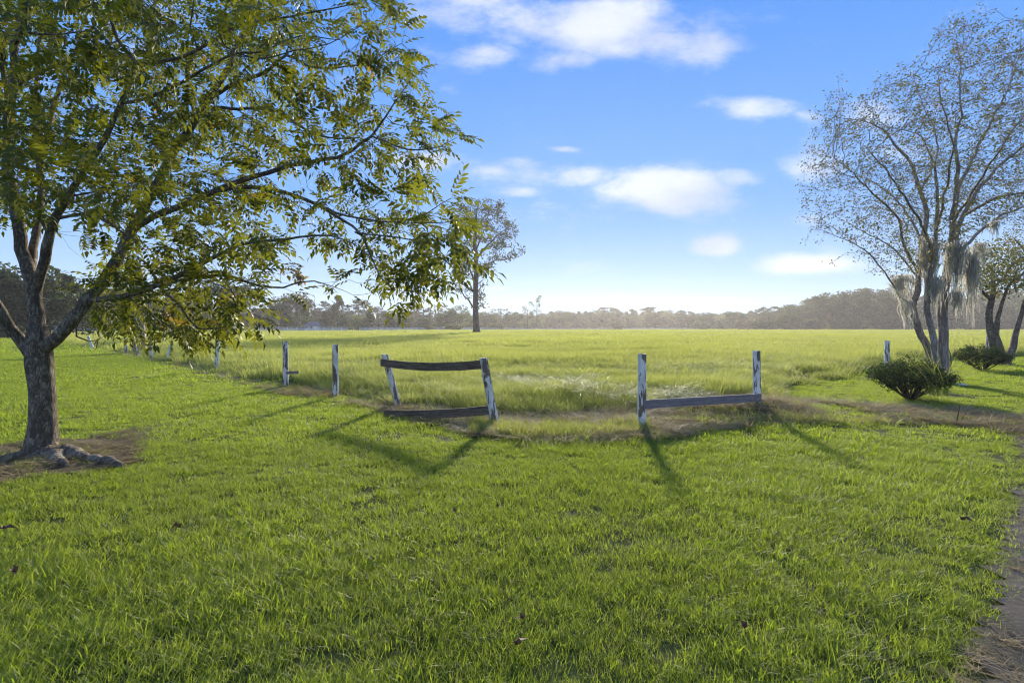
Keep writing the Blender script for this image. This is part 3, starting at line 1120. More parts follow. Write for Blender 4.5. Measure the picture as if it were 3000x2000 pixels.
    L_(pix([(380, 870, 5.6, .016), (430, 920, 5.3, .014), (490, 950, 5.1, .010), (550, 985, 5.0, .006)]), wob=.02)
    L_(pix([(215, 940, 6.15, .045), (228, 900, 6.3, .042), (250, 865, 6.5, .038), (300, 840, 6.8, .03), (380, 830, 7.1, .02), (470, 860, 7.4, .012), (560, 880, 7.6, .006)]), wob=.02)
    L_(pix([(230, 930, 6.4, .02), (225, 985, 6.6, .016), (260, 1000, 6.8, .014), (285, 995, 6.9, .01), (280, 1025, 7.0, .006)]), wob=.012)
    L_(pix([(145, 690, 6.05, .035), (95, 605, 5.9, .03), (50, 585, 5.7, .028), (0, 570, 5.5, .024), (-60, 560, 5.3, .015)]), wob=.02)
    L_(pix([(170, 640, 6.0, .03), (250, 628, 5.7, .026), (310, 645, 5.5, .02), (370, 690, 5.3, .012), (430, 730, 5.1, .006)]), wob=.02)
    L_(pix([(196, 575, 5.95, .022), (270, 560, 6.2, .018), (340, 535, 6.5, .014), (420, 518, 6.8, .01), (520, 515, 7.0, .006)]), wob=.02)
    L_(pix([(24, 400, 6.4, .03), (8, 170, 6.0, .045), (5, 120, 5.6, .05), (45, 125, 5.3, .045), (68, 80, 5.1, .04), (76, 0, 4.9, .03), (90, -120, 4.7, .018)]), wob=.015)
    L_(pix([(60, 95, 5.4, .018), (140, 100, 5.2, .015), (240, 92, 5.0, .010), (330, 70, 4.9, .006)]), wob=.02)
    L_(pix([(60, 240, 6.4, .05), (110, 215, 6.5, .045), (180, 185, 6.6, .035), (260, 160, 6.7, .024), (340, 120, 6.8, .012)]), wob=.02)
    L_(pix([(92, 810, 6.25, .08), (112, 620, 6.8, .075), (116, 480, 7.1, .06), (100, 300, 7.3, .045), (120, 120, 7.5, .03), (150, -60, 7.6, .015)]), wob=.03)
    L_(pix([(114, 520, 7.0, .05), (160, 290, 7.2, .045), (210, 180, 7.3, .035), (250, 60, 7.4, .02), (300, -80, 7.5, .012)]), wob=.03)
    # roots
    A = []

    def cloud(poly, n, d0, d1, f=None):
        q = polypts(poly, n, rs)
        d = d0 + (d1 - d0) * rs.rand(n)
        for (a, b), dd in zip(q, d):
            A.append(P(a, b, dd))
    sil = [(-80, -120), (1150, -120), (1175, 30), (1140, 100), (1210, 150), (1270, 190), (1250, 260), (1235, 330), (1330, 360), (1350, 430), (1300, 470), (1240, 480),
           (1255, 570), (1300, 610), (1375, 600), (1385, 690), (1370, 790), (1330, 850), (1240, 855), (1160, 890), (1090, 840), (1090, 770), (1040, 740),
           (960, 700), (880, 750), (740, 800), (720, 900), (700, 960), (560, 990), (430, 960), (330, 940), (240, 900), (250, 760), (180, 700), (90, 640), (-80, 700)]
    cloud(sil, 1500, 4.7, 6.8)
    cloud([(-80, -120), (900, -120), (900, 300), (700, 640), (560, 860), (300, 900), (250, 760), (180, 700), (-80, 640)], 620, 6.6, 8.6)
    cloud([(-80, 360), (250, 360), (480, 430), (460, 600), (330, 640), (150, 600), (-80, 560)], 110, 3.8, 5.2)
    cloud([(240, 780), (560, 780), (730, 860), (700, 960), (520, 980), (300, 930)], 200, 4.6, 6.4)
    cloud([(-80, -100), (900, -100), (880, 120), (500, 160), (-80, 160)], 160, 4.0, 5.2)
    cloud([(700, 830), (1010, 800), (1050, 860), (900, 870)], 40, 5.0, 5.4)
    cloud([(260, 880), (620, 930), (600, 1010), (480, 1010), (280, 960)], 80, 5.0, 7.6)
    L_(pix([(1200, 700, 4.7, .008), (1270, 740, 4.6, .007), (1330, 790, 4.5, .005), (1350, 840, 4.5, .003)]), wob=.02)
    L_(pix([(1160, 650, 4.9, .008), (1240, 655, 4.6, .007), (1320, 650, 4.5, .005), (1375, 640, 4.4, .003)]), wob=.02)
    cloud([(1200, 590), (1370, 590), (1385, 700), (1370, 820), (1330, 860), (1220, 840), (1180, 700)], 60, 4.2, 5.2)
    cloud([(480, 850), (760, 850), (760, 960), (600, 1000), (480, 980)], 130, 5.0, 5.8)
    cloud([(1100, 780), (1240, 800), (1200, 900), (1120, 890)], 50, 4.5, 5.0)
    t.grow(np.array(A), 1.4, .17, 60, (0, 0, -.04), .22, rs, 9500)
    t.finish(.0022, 2.3)
    root = empty('pecan_tree', PEC_LOC, 'big pecan tree with flaking grey bark and feathery leaves, left on the lawn', 'tree')
    off = -np.array(PEC_LOC)
    thick = 0.028
    V, Fc = t.tubes(big=18, cond=lambda s, i, ch: max(s.rad[k] for k in ch[1:]) >= thick)
    V = np.array(V)
    # relief of the bark plates
    d = np.array([mnoise.noise(Vector((p[0] * 11, p[1] * 11, p[2] * 5))) * .010 + mnoise.noise(Vector(p * 27)) * .004 for p in V])
    cen = np.array([PEC[0], PEC[1], 0])
    V = V + d[:, None] * np.array([(mnoise.noise_vector(Vector(p * 9))) for p in V]) * 1.6
    o = link('trunk', mesh('trunk', V + off, Fc, M['bark'], True), root)
    sub = o.modifiers.new('relief', 'SUBSURF')
    sub.levels = 0
    sub.render_levels = 0
    V, Fc = t.tubes(cond=lambda s, i, ch: max(s.rad[k] for k in ch[1:]) < thick)
    o = link('branches', mesh('branches', np.array(V) + off, Fc, M['bark'], True), root)
    o['kind'] = 'stuff'
    # roots: one long scaly root runs out to the right
    for pts in ([(*P(170, 1285, 6.25), .10), (*P(205, 1315, 6.1), .09), (*P(262, 1335, 5.95), .075), (*P(320, 1350, 5.85), .06), (*P(368, 1380, 5.7), .035)],
                [(*P(100, 1320, 6.15), .12), (*P(60, 1345, 6.0), .08), (*P(10, 1370, 5.9), .05), (*P(-40, 1390, 5.8), .02)],
                [(*P(150, 1335, 6.1), .11), (*P(175, 1365, 5.85), .06), (*P(200, 1385, 5.7), .025)]):
        pts = [np.array(q) for q in pts]
        for q in pts:
            q[2] = float(H(q[0], q[1])) + q[3] * .12
        V, Fc = [], []
        sp = spline(pts, .05)
        tube_rings([q[:3] + np.array(mnoise.noise_vector(Vector(q[:3] * 9))) * .035 for q in sp], [q[3] * (1 + .5 * mnoise.noise(Vector(q[:3] * 12))) for q in sp], 9, V, Fc)
        link('root', mesh('root', np.array(V) + off, Fc, M['bark'], True), root)
    # leaves
    fixed = t.fixed
    n = len(t.pos)
    cand = [i for i in range(n) if t.rad[i] < .0062 and t.par[i] >= 0]
    pos, dr = [], []
    for i in cand:
        tip = not t.kids[i]
        dv = t.pos[i] - t.pos[t.par[i]]
        dv = dv / (np.linalg.norm(dv) + 1e-9)
        k = 4 if tip else (1 if rs.rand() < .62 else 0)
        for _ in range(k):
            v = dv * (.8 if tip else .5) + rs.randn(3) * np.array((.6, .6, .38)) + np.array((.10, 0, -.10))
            pos.append(t.pos[i] + rs.randn(3) * .008)
            dr.append(v)
    pos, dr = np.array(pos), np.array(dr)
    # keep the view's open sky gaps: nothing in front of the trunk foot or low centre
    px = CX + pos[:, 0] / pos[:, 1] * F
    py = HZ - (pos[:, 2] - EYE) / pos[:, 1] * F
    ok = (pos[:, 1] > 2.6) & ~((px < 235) & (py > 640)) & ~((py > 560) & (px < 330) & (rs.rand(len(px)) < .5) & (pos[:, 1] < 6.2)) & ~((py > 905) & (px > 760)) & ~(py > 1000) & ~((py > 955) & (px > 250) & (px < 520) & (rs.rand(len(px)) < .7)) & ~((px > 610) & (py > 975))
    pos, dr, px, py = pos[ok], dr[ok], px[ok], py[ok]
    n = len(pos)
    print('pecan nodes', len(t.pos), 'leaves', n)
    X, Y, Z = frames(dr, rs, (rs.rand(n) - .5) * 1.2)
    sc = .66 + .42 * rs.rand(n)
    ti = rs.rand(n) * .95 + .0
    ti = np.where((px > 380) & (px < 850) & (py > 780), ti + .08, ti)
    tm = [pinnate(50 + k, 5 if k % 2 else 4) for k in range(4)]
    var = rs.randint(0, 4, n)
    inview = (px > 0) & (px < 3000) & (py > 0)
    near = np.argsort(np.where(inview, pos[:, 1], 99) / sc)[:300]
    single = np.zeros(n, bool)
    single[near] = True
    Vs, Fs, Ts = [], [], []
    base = 0
    for k in range(4):
        s = (~single) & (var == k)
        v, f, tt = stamp(tm[k][0], tm[k][1], pos[s], X[s], Y[s], Z[s], sc[s], ti[s], tm[k][2])
        Vs.append(v)
        Fs.append(f + base)
        Ts.append(tt)
        base += len(v)
    o = link('foliage', mesh('foliage', np.concatenate(Vs) + off, np.concatenate(Fs), M['pecan'], False, np.concatenate(Ts)), root)
    o['kind'] = 'stuff'
    lm = [[mesh('leaf', tm[k][0], tm[k][1], M['pecan'], False, np.clip(tm[k][2] + b, 0, .999)) for b in (.2, .5, .8)] for k in range(4)]
    for i in near:
        o = link('leaf', lm[var[i]][rs.randint(3)], root)
        R_ = Matrix(((X[i][0], Y[i][0], Z[i][0]), (X[i][1], Y[i][1], Z[i][1]), (X[i][2], Y[i][2], Z[i][2]))).to_4x4()
        o.matrix_local = Matrix.Translation(Vector(pos[i] + off)) @ R_ @ Matrix.Scale(float(sc[i]), 4)
    return t


pecan()


def oval(l=1.0, w=.5):
    """folded oval leaf, two quads as four triangles"""
    v = np.array([(0, 0, 0), (w * .5, l * .5, .1 * w), (0, l * .55, 0), (-w * .5, l * .5, .1 * w), (0, l, -.12 * l)])
    f = np.array([(0, 1, 2), (0, 2, 3), (1, 4, 2), (2, 4, 3)])
    return v, f


def small_leaves(t, maxr, size, rs, per_tip, per_node, droop=-.15, tmpl=None, keep=None, spread=.06):
    pos, dr = [], []
    for i in range(len(t.pos)):
        if t.rad[i] > maxr or t.par[i] < 0:
            continue
        tip = not t.kids[i]
        dv = t.pos[i] - t.pos[t.par[i]]
        dv = dv / (np.linalg.norm(dv) + 1e-9)
        k = per_tip if tip else rs.poisson(per_node)
        for _ in range(k):
            pos.append(t.pos[i] - dv * rs.rand() * t.step + rs.randn(3) * spread)
            dr.append(dv * .5 + rs.randn(3) * .6 + np.array((0, 0, droop)))
    pos, dr = np.array(pos), np.array(dr)
    if keep is not None:
        k = keep(pos)
        pos, dr = pos[k], dr[k]
    n = len(pos)
    X, Y, Z = frames(dr, rs, rs.rand(n) * 3.1)
    tv, tf = tmpl or oval()
    return stamp(tv, tf, pos, X, Y, Z, size * (.7 + .6 * rs.rand(n)), rs.rand(n))


def moss(cx, top, bot, width, d, n, label, seed, slant=0):
    rs = np.random.RandomState(seed)
    loc = P(cx, top, d)
    V, Fc, T = [], [], []
    hw = width / F * d * .5
    LL = (bot - top) / F * d
    for i in range(int(n * 1.0)):
        a = rs.rand() * 2 - 1
        x0 = a * hw
        y0 = rs.randn() * .07
        z0 = -rs.rand() ** 1.5 * LL * .45 * (.5 + .5 * abs(a)) - .12 * LL * rs.rand()
        ln = LL * (.12 + .85 * rs.rand() ** 1.7) * (1 - .6 * abs(a) ** 1.2)
        ln = min(ln, LL + z0) if LL + z0 > .1 else .12
        x0 += slant * (-z0)
        k = 5
        w = .006 + .010 * rs.rand()
        q = len(V)
        wx, wy = math.cos(rs.rand() * 6.3), math.sin(rs.rand() * 6.3)
        ph = rs.rand() * 6
        for s in range(k + 1):
            tt = s / k
            xx = x0 + slant * ln * tt + .03 * math.sin(tt * 7 + ph) - x0 * .25 * tt
            yy = y0 + .03 * math.cos(tt * 6 + ph)
            ww = w * (1 - tt * .8)
            V.append((xx - wx * ww, yy - wy * ww, z0 - ln * tt))
            V.append((xx + wx * ww, yy + wy * ww, z0 - ln * tt))
        ti = rs.rand()
        T += [ti] * (2 * (k + 1))
        for s in range(k):
            b = q + 2 * s
            Fc.append((b, b + 1, b + 3))
            Fc.append((b, b + 3, b + 2))
    o = link('spanish_moss', mesh('spanish_moss', np.array(V), np.array(Fc), M['moss'], False, T), None, loc)
    tag(o, label, 'moss', 'moss hanging from the right tree')


def right_tree():
    rs = np.random.RandomState(31)
    D = 14.4
    b = g(2758, 1121)
    loc = Vector((b[0], b[1], 0))
    t = Tree(.16)
    L_ = t.limb

    def px(l):
        return [(*P(a, y, D + dd), r * .8) for a, y, dd, r in l]
    L_([(*P(2766, 1124, D), .24)] + px([(2766, 1095, 0, .18), (2764, 1040, 0, .155), (2763, 980, 0, .15), (2762, 900, 0, .15), (2770, 820, 0, .14), (2784, 745, 0, .13)]), attach=False, wob=.02)
    L_([(*P(2742, 1112, D + .1), .15)] + px([(2738, 1070, .1, .13), (2718, 1020, .1, .12), (2698, 985, .1, .115), (2684, 940, .1, .11), (2674, 895, .1, .105), (2688, 850, .2, .10), (2692, 800, .3, .09),
         (2702, 717, .3, .085), (2713, 631, .3, .075), (2696, 562, .3, .066), (2667, 476, .4, .055), (2621, 425, .5, .04), (2587, 379, .6, .03), (2530, 356, .7, .02), (2443, 344, .8, .01)]), attach=False, wob=.03)
    L_([(*P(2748, 1115, D - .2), .15)] + px([(2742, 1040, -.2, .12), (2730, 970, -.2, .10), (2716, 900, -.3, .09), (2720, 830, -.4, .085), (2735, 760, -.5, .075), (2742, 690, -.6, .06), (2745, 600, -.7, .05), (2740, 500, -.8, .035), (2700, 400, -.9, .02)]), attach=False, wob=.03)
    ups = [
        [(2784, 745, 0, .10), (2788, 660, -.2, .09), (2800, 560, -.3, .08), (2806, 488, -.4, .06), (2800, 400, -.5, .045), (2816, 321, -.6, .03), (2811, 172, -.7, .014), (2800, 90, -.8, .006)],
        [(2784, 745, 0, .09), (2822, 631, .3, .075), (2874, 545, .5, .06), (2960, 459, .8, .045), (3060, 380, 1.0, .03), (3160, 280, 1.2, .015)],
        [(2800, 560, -.3, .06), (2835, 490, 0, .055), (2880, 400, .3, .045), (2920, 321, .5, .035), (2960, 247, .6, .024), (2990, 143, .7, .012), (3000, 60, .8, .006)],
        [(2822, 631, .3, .05), (2880, 600, -.4, .045), (2950, 570, -1.0, .035), (3050, 560, -1.6, .02), (3150, 540, -2.0, .01)],
        [(2770, 800, 0, .07), (2830, 720, 1.0, .06), (2920, 640, 2.0, .05), (3020, 600, 2.6, .03), (3150, 560, 3.2, .015)],
        [(2696, 562, .3, .04), (2740, 470, 1.0, .035), (2745, 400, 1.3, .025), (2710, 320, 1.6, .018), (2680, 240, 1.8, .01)],
        [(2692, 800, .3, .05), (2650, 720, -.4, .045), (2621, 631, -.8, .036), (2560, 570, -1.2, .028), (2500, 510, -1.5, .018), (2440, 455, -1.8, .01)],
        [(2690, 830, .3, .035), (2650, 760, .9, .032), (2600, 715, 1.3, .026), (2547, 689, 1.6, .02), (2480, 650, 2.0, .012), (2420, 620, 2.2, .006)],
        [(2676, 900, .1, .035), (2640, 870, -.2, .03), (2613, 832, -.4, .026), (2580, 780, -.6, .022), (2530, 730, -.8, .018), (2460, 695, -1.0, .012), (2390, 668, -1.2, .006)],
        [(2702, 717, .3, .045), (2660, 630, 1.4, .04), (2600, 560, 2.2, .03), (2520, 520, 2.8, .018), (2440, 540, 3.1, .01)],
        [(2735, 760, -.5, .045), (2700, 660, -1.4, .04), (2640, 560, -2.1, .03), (2580, 480, -2.6, .02), (2530, 420, -2.9, .01)],
        [(2742, 690, -.6, .04), (2770, 560, -1.6, .035), (2790, 430, -2.2, .026), (2760, 300, -2.6, .016), (2740, 210, -2.8, .008)],
        [(2788, 660, -.2, .04), (2850, 560, -1.5, .036), (2920, 450, -2.4, .026), (2990, 350, -3.0, .016), (3060, 270, -3.3, .008)]]
    for u in ups:
        L_(px(u), wob=.05)
    sil = [(2378, 330), (2440, 270), (2530, 300), (2560, 250), (2640, 200), (2690, 230), (2730, 240), (2745, 90), (2790, 50), (2850, 60), (2880, 130), (2940, 90), (3000, 30), (3200, 0), (3300, 300),
           (3200, 620), (3000, 680), (2880, 660), (2800, 720), (2720, 780), (2640, 810), (2560, 770), (2470, 700), (2370, 690), (2380, 600), (2360, 520), (2400, 440), (2400, 380)]
    q = polypts(sil, 620, rs)
    q = np.concatenate([q, polypts(sil, 1500, rs)])
    A = []
    for qi, (a, c) in enumerate(q):
        r = math.hypot((a - 2830) / 480, (c - 420) / 420)
        h = 3.9 * math.sqrt(max(.05, 1 - min(r, 1) ** 2))
        A.append(P(a, c, D + (rs.rand() * 2 - 1) * h))
        if qi < 620:
            c0 = A[-1]
            A += [c0 + rs.randn(3) * np.array((.26, .26, .20)) for _ in range(11)]
    t.grow(np.array(A), 1.7, .19, 80, (-.02, 0, .16), .16, rs, 26000)
    t.finish(.0036, 2.35)
    root = empty('moss_hung_tree', loc, 'tall thin-leaved tree with three pale trunks and moss, right of the pasture corner', 'tree')
    off = -np.array(loc)
    th = .07
    V, Fc = t.tubes(big=12, cond=lambda s, i, ch: max(s.rad[k] for k in ch[1:]) >= th)
    link('trunk', mesh('trunk', np.array(V) + off, Fc, M['bark_smooth'], True), root)
    V, Fc = t.tubes(cond=lambda s, i, ch: max(s.rad[k] for k in ch[1:]) < th)
    link('branches', mesh('branches', np.array(V) + off, Fc, M['bark_smooth'], True), root)['kind'] = 'stuff'
    v, f, ti = small_leaves(t, .010, .068, rs, 10, 1.3, -.1, oval(1, .42), spread=.07)
    print('right tree', len(t.pos), len(f))
    link('foliage', mesh('foliage', v + off, f, M['myrtle'], False, ti), root)['kind'] = 'stuff'
    # moss
    moss(2628, 800, 905, 50, 14.0, 260, 'grey moss curtain hanging lowest on the left side of the right tree', 60, .18)
    moss(2650, 868, 965, 34, 14.1, 130, 'thin tapering moss tail left of the three pale trunks', 61, .12)
    moss(2662, 800, 872, 34, 14.6, 120, 'short moss tuft above the forked left trunk', 62)
    moss(2722, 690, 880, 62, 14.0, 380, 'broad pale moss draped over the middle trunk', 63)
    moss(2742, 800, 925, 46, 13.9, 260, 'darker moss bunch between the middle and the thick right trunk', 64)
    moss(2800, 700, 880, 66, 14.1, 420, 'wide moss curtain hanging in front of the thick right trunk top', 65)
    moss(2845, 720, 965, 42, 14.3, 380, 'longest moss strand cluster right of the thick trunk', 66)
    moss(2808, 850, 940, 26, 14.0, 120, 'narrow moss tail just right of the thick trunk', 67)
    moss(2872, 705, 785, 40, 14.4, 160, 'wispy small moss veil at the upper right of the moss group', 68, .15)
    moss(2914, 640, 718, 16, 14.5, 90, 'lone small moss tassel hanging under the right branches against the sky', 69)


right_tree()


def edge_trees():
    rs = np.random.RandomState(41)
    # twisted tree behind the second bush and a second one cut by the frame
    for idx, (D, base, limbs, sil, n, label, hh) in enumerate([
        (20.5, (2935, 1072),
         [[(2940, 1072, 0, .30), (2930, 1045, 0, .22), (2915, 1010, 0, .16), (2900, 960, 0, .13), (2892, 920, 0, .12), (2905, 880, 0, .11), (2912, 840, .2, .08), (2900, 790, .3, .05)],
          [(2935, 1060, 0, .16), (2930, 1020, -.2, .13), (2918, 980, -.2, .10), (2925, 930, -.2, .08), (2935, 880, -.2, .06), (2960, 830, -.4, .05), (3010, 790, -.6, .035), (3070, 760, -.8, .015)],
          [(2945, 1060, 0, .16), (2968, 1020, .2, .12), (2975, 980, .3, .10), (2992, 920, .4, .08), (3010, 860, .5, .06), (3030, 790, .6, .03)],
          [(2905, 880, 0, .07), (2870, 845, -.6, .05), (2850, 800, -1.0, .03), (2840, 760, -1.2, .015)],
          [(2912, 840, .2, .05), (2950, 800, 1.0, .04), (2990, 750, 1.5, .02)]],
         [(2815, 790), (2850, 740), (2920, 715), (3000, 710), (3150, 740), (3200, 840), (3060, 860), (2960, 850), (2880, 860), (2830, 850)], 900,
         'dark twisted multi-stemmed tree beside the second bush at the right edge', .4),
        (34.0, (3110, 1030),
         [[(3110, 1030, 0, .25), (3100, 960, 0, .2), (3070, 860, 0, .14), (3020, 760, 0, .09), (2970, 700, 0, .04)],
          [(3070, 860, 0, .12), (3100, 760, .5, .09), (3130, 660, 1, .05)]],
         [(2900, 700), (2980, 650), (3100, 620), (3300, 660), (3300, 860), (3100, 880), (2980, 800)], 500,
         'farther dark tree whose crown reaches in at the right edge of the picture', .6)]):
        t = Tree(D * .018)
        for j, l in enumerate(limbs):
            t.limb([(*P(a, y, D + dd), r) for a, y, dd, r in l], attach=j > 0, wob=.06)
        q = polypts(sil, n, rs)
        A = [P(a, c, D + (rs.rand() * 2 - 1) * 2.2) for a, c in q]
        t.grow(np.array(A), 3.5, D * .021, 50, (0, 0, .02), .25, rs, 5000)
        t.finish(.005, 2.3)
        b = g(*base)
        loc = Vector((b[0], b[1], 0))
        root = empty('twisted_tree', loc, label, 'tree')
        off = -np.array(loc)
        V, Fc = t.tubes(big=10, cond=lambda s, i, ch: max(s.rad[k] for k in ch[1:]) >= .06)
        link('trunk', mesh('trunk', np.array(V) + off, Fc, M['bark_far' if idx else 'bark'], True), root)
        V, Fc = t.tubes(cond=lambda s, i, ch: max(s.rad[k] for k in ch[1:]) < .06)
        link('branches', mesh('branches', np.array(V) + off, Fc, M['bark_far'], True), root)['kind'] = 'stuff'
        v, f, ti = small_leaves(t, .03, .12, rs, 34, 14, -.05, oval(1, .5), spread=.22)
        link('foliage', mesh('foliage', v + off, f, M['myrtle'], False, ti), root)['kind'] = 'stuff'


edge_trees()


def yew(px, py, width, height, label, seed, nst=34):
    rs = np.random.RandomState(seed)
    b = g(px, py)
    d = b[1]
    R_ = width / F * d / 2 * .86
    Hh = height / F * d
    root = empty('evergreen_bush', (b[0], b[1], float(H(*b))), label, 'bush', 'dark evergreen bushes on the right')
    t = Tree(.07)
    for i in range(nst):
        az = rs.rand() * 6.283
        el = .25 + .75 * rs.rand() ** .7
        r = R_ * (1.0 if el < .6 else .75) * (.75 + .3 * rs.rand()) * (1 - .25 * el)
        top = Hh * (.45 + .55 * el) * (.8 + .25 * rs.rand())
        c, s_ = math.cos(az), math.sin(az)
        t.limb([(c * .06, s_ * .06, 0, .016), (c * r * .45, s_ * r * .45, top * .35, .012), (c * r * .8, s_ * r * .8, top * .72, .008), (c * r * 1.05, s_ * r * 1.05, top, .003)], attach=False, wob=.03)
    pts = []
    for i in range(900):
        az = rs.rand() * 6.283
        rr = R_ * math.sqrt(rs.rand())
        zt = Hh * (.5 + .55 * math.cos(rr / R_ * 1.25)) * (.85 + .3 * vnoise(rr * 3 + az * 2, az, 1.0))
        zb = Hh * .55 * (rr / R_) ** 1.2
        pts.append((math.cos(az) * rr, math.sin(az) * rr, zb + (zt - zb) * rs.rand()))
    t.grow(np.array(pts), .6, .08, 14, (0, 0, .25), .2, rs, 5200)
    t.finish(.002, 2.2)
    V, Fc = t.tubes()
    link('stems', mesh('stems', V, Fc, M['bark_far'], True), root)['kind'] = 'stuff'
    v, f, ti = small_leaves(t, .009, .06, rs, 20, 9, .1, oval(1, .34), spread=.045)
    link('foliage', mesh('foliage', v, f, M['yew'], False, ti), root)['kind'] = 'stuff'


yew(2668, 1170, 250, 112, 'big dark evergreen bush with dry grass over it in front of the moss-hung tree', 51)
yew(2880, 1087, 158, 72, 'smaller dark evergreen bush farther back near the right edge', 52, 28)


def bush_grass():
    rs = np.random.RandomState(61)
    me = blades('long_grass_clump', 70, .22, 1.5, .009, .6, 1.0, 7, M['sprig'], 62, lmin=.45)
    c = P(2690, 1120, 11.0)
    o = link('long_grass_clump', me, None, (c[0] + .1, c[1] - .35, .15))
    tag(o, 'long arching straw-coloured grass growing through the big evergreen bush', 'grass clump')
    me = blades('long_grass_clump', 60, .3, 1.3, .010, .5, 1.1, 7, M['dry'], 63, lmin=.4)
    o = link('long_grass_clump', me, None, (c[0] + .35, c[1] + .7, .1))
    tag(o, 'dry arching stalks between the big bush and the pale trunks', 'grass clump')


bush_grass()

# ------------------------------------------------------------------ old fence: posts, leaning frame, railed pair
def post_mesh(h, r, seed, slant=(0, 0)):
    rs = np.random.RandomState(seed)
    V, Fc = [], []
    n = 14
    S = 18
    for i in range(n + 1):
        t = i / n
        z = -.12 + (h + .12) * t
        for k in range(S):
            a = 2 * math.pi * k / S
            rr = r * (1 + .05 * mnoise.noise(Vector((math.cos(a) * 1.3 + seed, math.sin(a) * 1.3, z * 2))) + .025 * mnoise.noise(Vector((math.cos(a) * 5 + seed, math.sin(a) * 5, z * 1.2)))) * (1 - .05 * t)
            zz = z + (.012 * mnoise.noise(Vector((math.cos(a) * 2, math.sin(a) * 2, seed))) if i == n else 0)
            V.append((rr * math.cos(a) + slant[0] * z, rr * math.sin(a) + slant[1] * z, zz))
    for i in range(n):
        for k in range(S):
            a = i * S + k
            b = i * S + (k + 1) % S
            Fc.append((a, b, b + S, a + S))
    V.append((slant[0] * h, slant[1] * h, h - .004))
    c = len(V) - 1
    for k in range(S):
        Fc.append((n * S + k, n * S + (k + 1) % S, c))
    return mesh('fence_post', V, Fc, M['paint'], False)


def post(px, py, tx, ty, label, seed, d=None, r=.068, name='fence_post'):
    if d is None:
        b = g(px, py)
    else:
        b = ((px - CX) / F * d, d)
    d = b[1]
    top = P(tx, ty, d)
    z0 = float(H(*b))
    h = top[2] - z0
    sl = (top[0] - b[0]) / h
    o = link(name, post_mesh(h, r, seed, (sl, rnd(seed) * .02)), None, (b[0], b[1], z0))
    if label:
        tag(o, label, 'fence post', 'old round fence posts')
    return o


def rnd(s):
    return random.Random(s).random() * 2 - 1


post(274, 1024, 258, 984, 'gnarled grey post leaning left, farthest of the old fence line', 1, r=.085)
post(371, 1039, 366, 990, 'second farthest old post, half hidden under pecan leaves', 2)
post(404, 1045, 401, 984, 'bare grey old post between two painted ones under the pecan leaves', 3)
post(443, 1051, 442, 990, 'upright flaking post just left of the leaning white one', 4)
post(488, 1059, 504, 1000, 'short white post leaning to the right under the leaf tips', 5)
post(634, 1088, 637, 988, 'upright patchy post standing alone below the drooping pecan leaves', 6)
p7 = post(838, 1136, 836, 1000, 'upright post with a short broken board stub nailed low on it', 7)
post(983, 1164, 983, 1009, 'white post with a dark patch at its top, left of the leaning frame', 8)
post(2598, 1120, 2598, 998, 'peeling post rising behind the big evergreen bush', 13, d=14.6)
post(2894, 1065, 2893, 985, 'dark-topped peeling post behind the smaller bush', 14, d=21.0)


def board(name, a, b, hgt, thick, material, parent, sag=0., seed=0, off=(0, 0, 0), arc=0.):
    """plank between two points (centre line), uneven edges, slight sag"""
    a, b = np.array(a, float), np.array(b, float)
    L_ = np.linalg.norm(b - a)
    xdir = (b - a) / L_
    zdir = np.array((0, 0, 1.)) - xdir * xdir[2]
    zdir /= np.linalg.norm(zdir)
    ydir = np.cross(zdir, xdir)
    V, Fc = [], []
    n = 22
    for i in range(n + 1):
        t = i / n
        dz = -sag * 4 * t * (1 - t)
        wa = 1 + .05 * mnoise.noise(Vector((t * 6 + seed, 0, 0))) - (.10 if i == 0 else 0)
        wb = 1 + .06 * mnoise.noise(Vector((t * 7 + seed, 5, 0)))
        x = t * L_ - L_ / 2 + (.012 * rnd(seed + i) if i in (0, n) else 0)
        tw = arc * math.sin(math.pi * t)
        for (yy, zz) in ((-thick / 2, -hgt / 2 * wb), (thick / 2, -hgt / 2 * wb), (thick / 2, hgt / 2 * wa), (-thick / 2, hgt / 2 * wa)):
            V.append((x, yy + tw, zz + dz))
    for i in range(n):
        for k in range(4):
            p, q = i * 4 + k, i * 4 + (k + 1) % 4
            Fc.append((p, p + 4, q + 4, q))
    Fc.append((0, 1, 2, 3))
    Fc.append((n * 4 + 3, n * 4 + 2, n * 4 + 1, n * 4))
    me = mesh(name, V, Fc, material, False)
    o = link(name, me, parent)
    c = (a + b) / 2 + np.array(off)
    Mx = Matrix(((xdir[0], ydir[0], zdir[0], c[0]), (xdir[1], ydir[1], zdir[1], c[1]), (xdir[2], ydir[2], zdir[2], c[2]), (0, 0, 0, 1)))
    if parent is not None:
        Mx = Matrix.Translation(-Vector(parent.location)) @ Mx
    o.matrix_local = Mx
    return o


# stub on post 7
c7 = P(858, 1092, g(838, 1136)[1] - .09)
board('board_stub', c7 + np.array((-.16, 0, 0)), c7 + np.array((.15, 0, .02)), .07, .022, M['grey_wood'], p7, seed=3)


def leaning_frame():
    b1, b2 = g(1168, 1193), g(1450, 1244)
    root = empty('broken_fence_section', (b1[0], b1[1], 0), 'leaning fence frame of two white posts with sagging brown boards, left of the gap', 'fence', 'surviving pieces of the old fence')
    for (px, py, tx, ty, s) in ((1168, 1193, 1127, 1038, 9), (1450, 1244, 1416, 1048, 10)):
        o = post(px, py, tx, ty, None, s)
        o.parent = root
        o.location = Vector(o.location) - Vector(root.location)
        o.name = 'post'
    d1, d2 = b1[1], b2[1]
    board('top_board', P(1117, 1061, d1 - .07), P(1416, 1067, d2 - .03), .145, .028, M['old_wood'], root, sag=.06, seed=1, arc=-.02)
    board('bottom_board', P(1124, 1211, 8.95), P(1440, 1200, d2 - .03), .145, .03, M['old_wood'], root, sag=.035, seed=2)


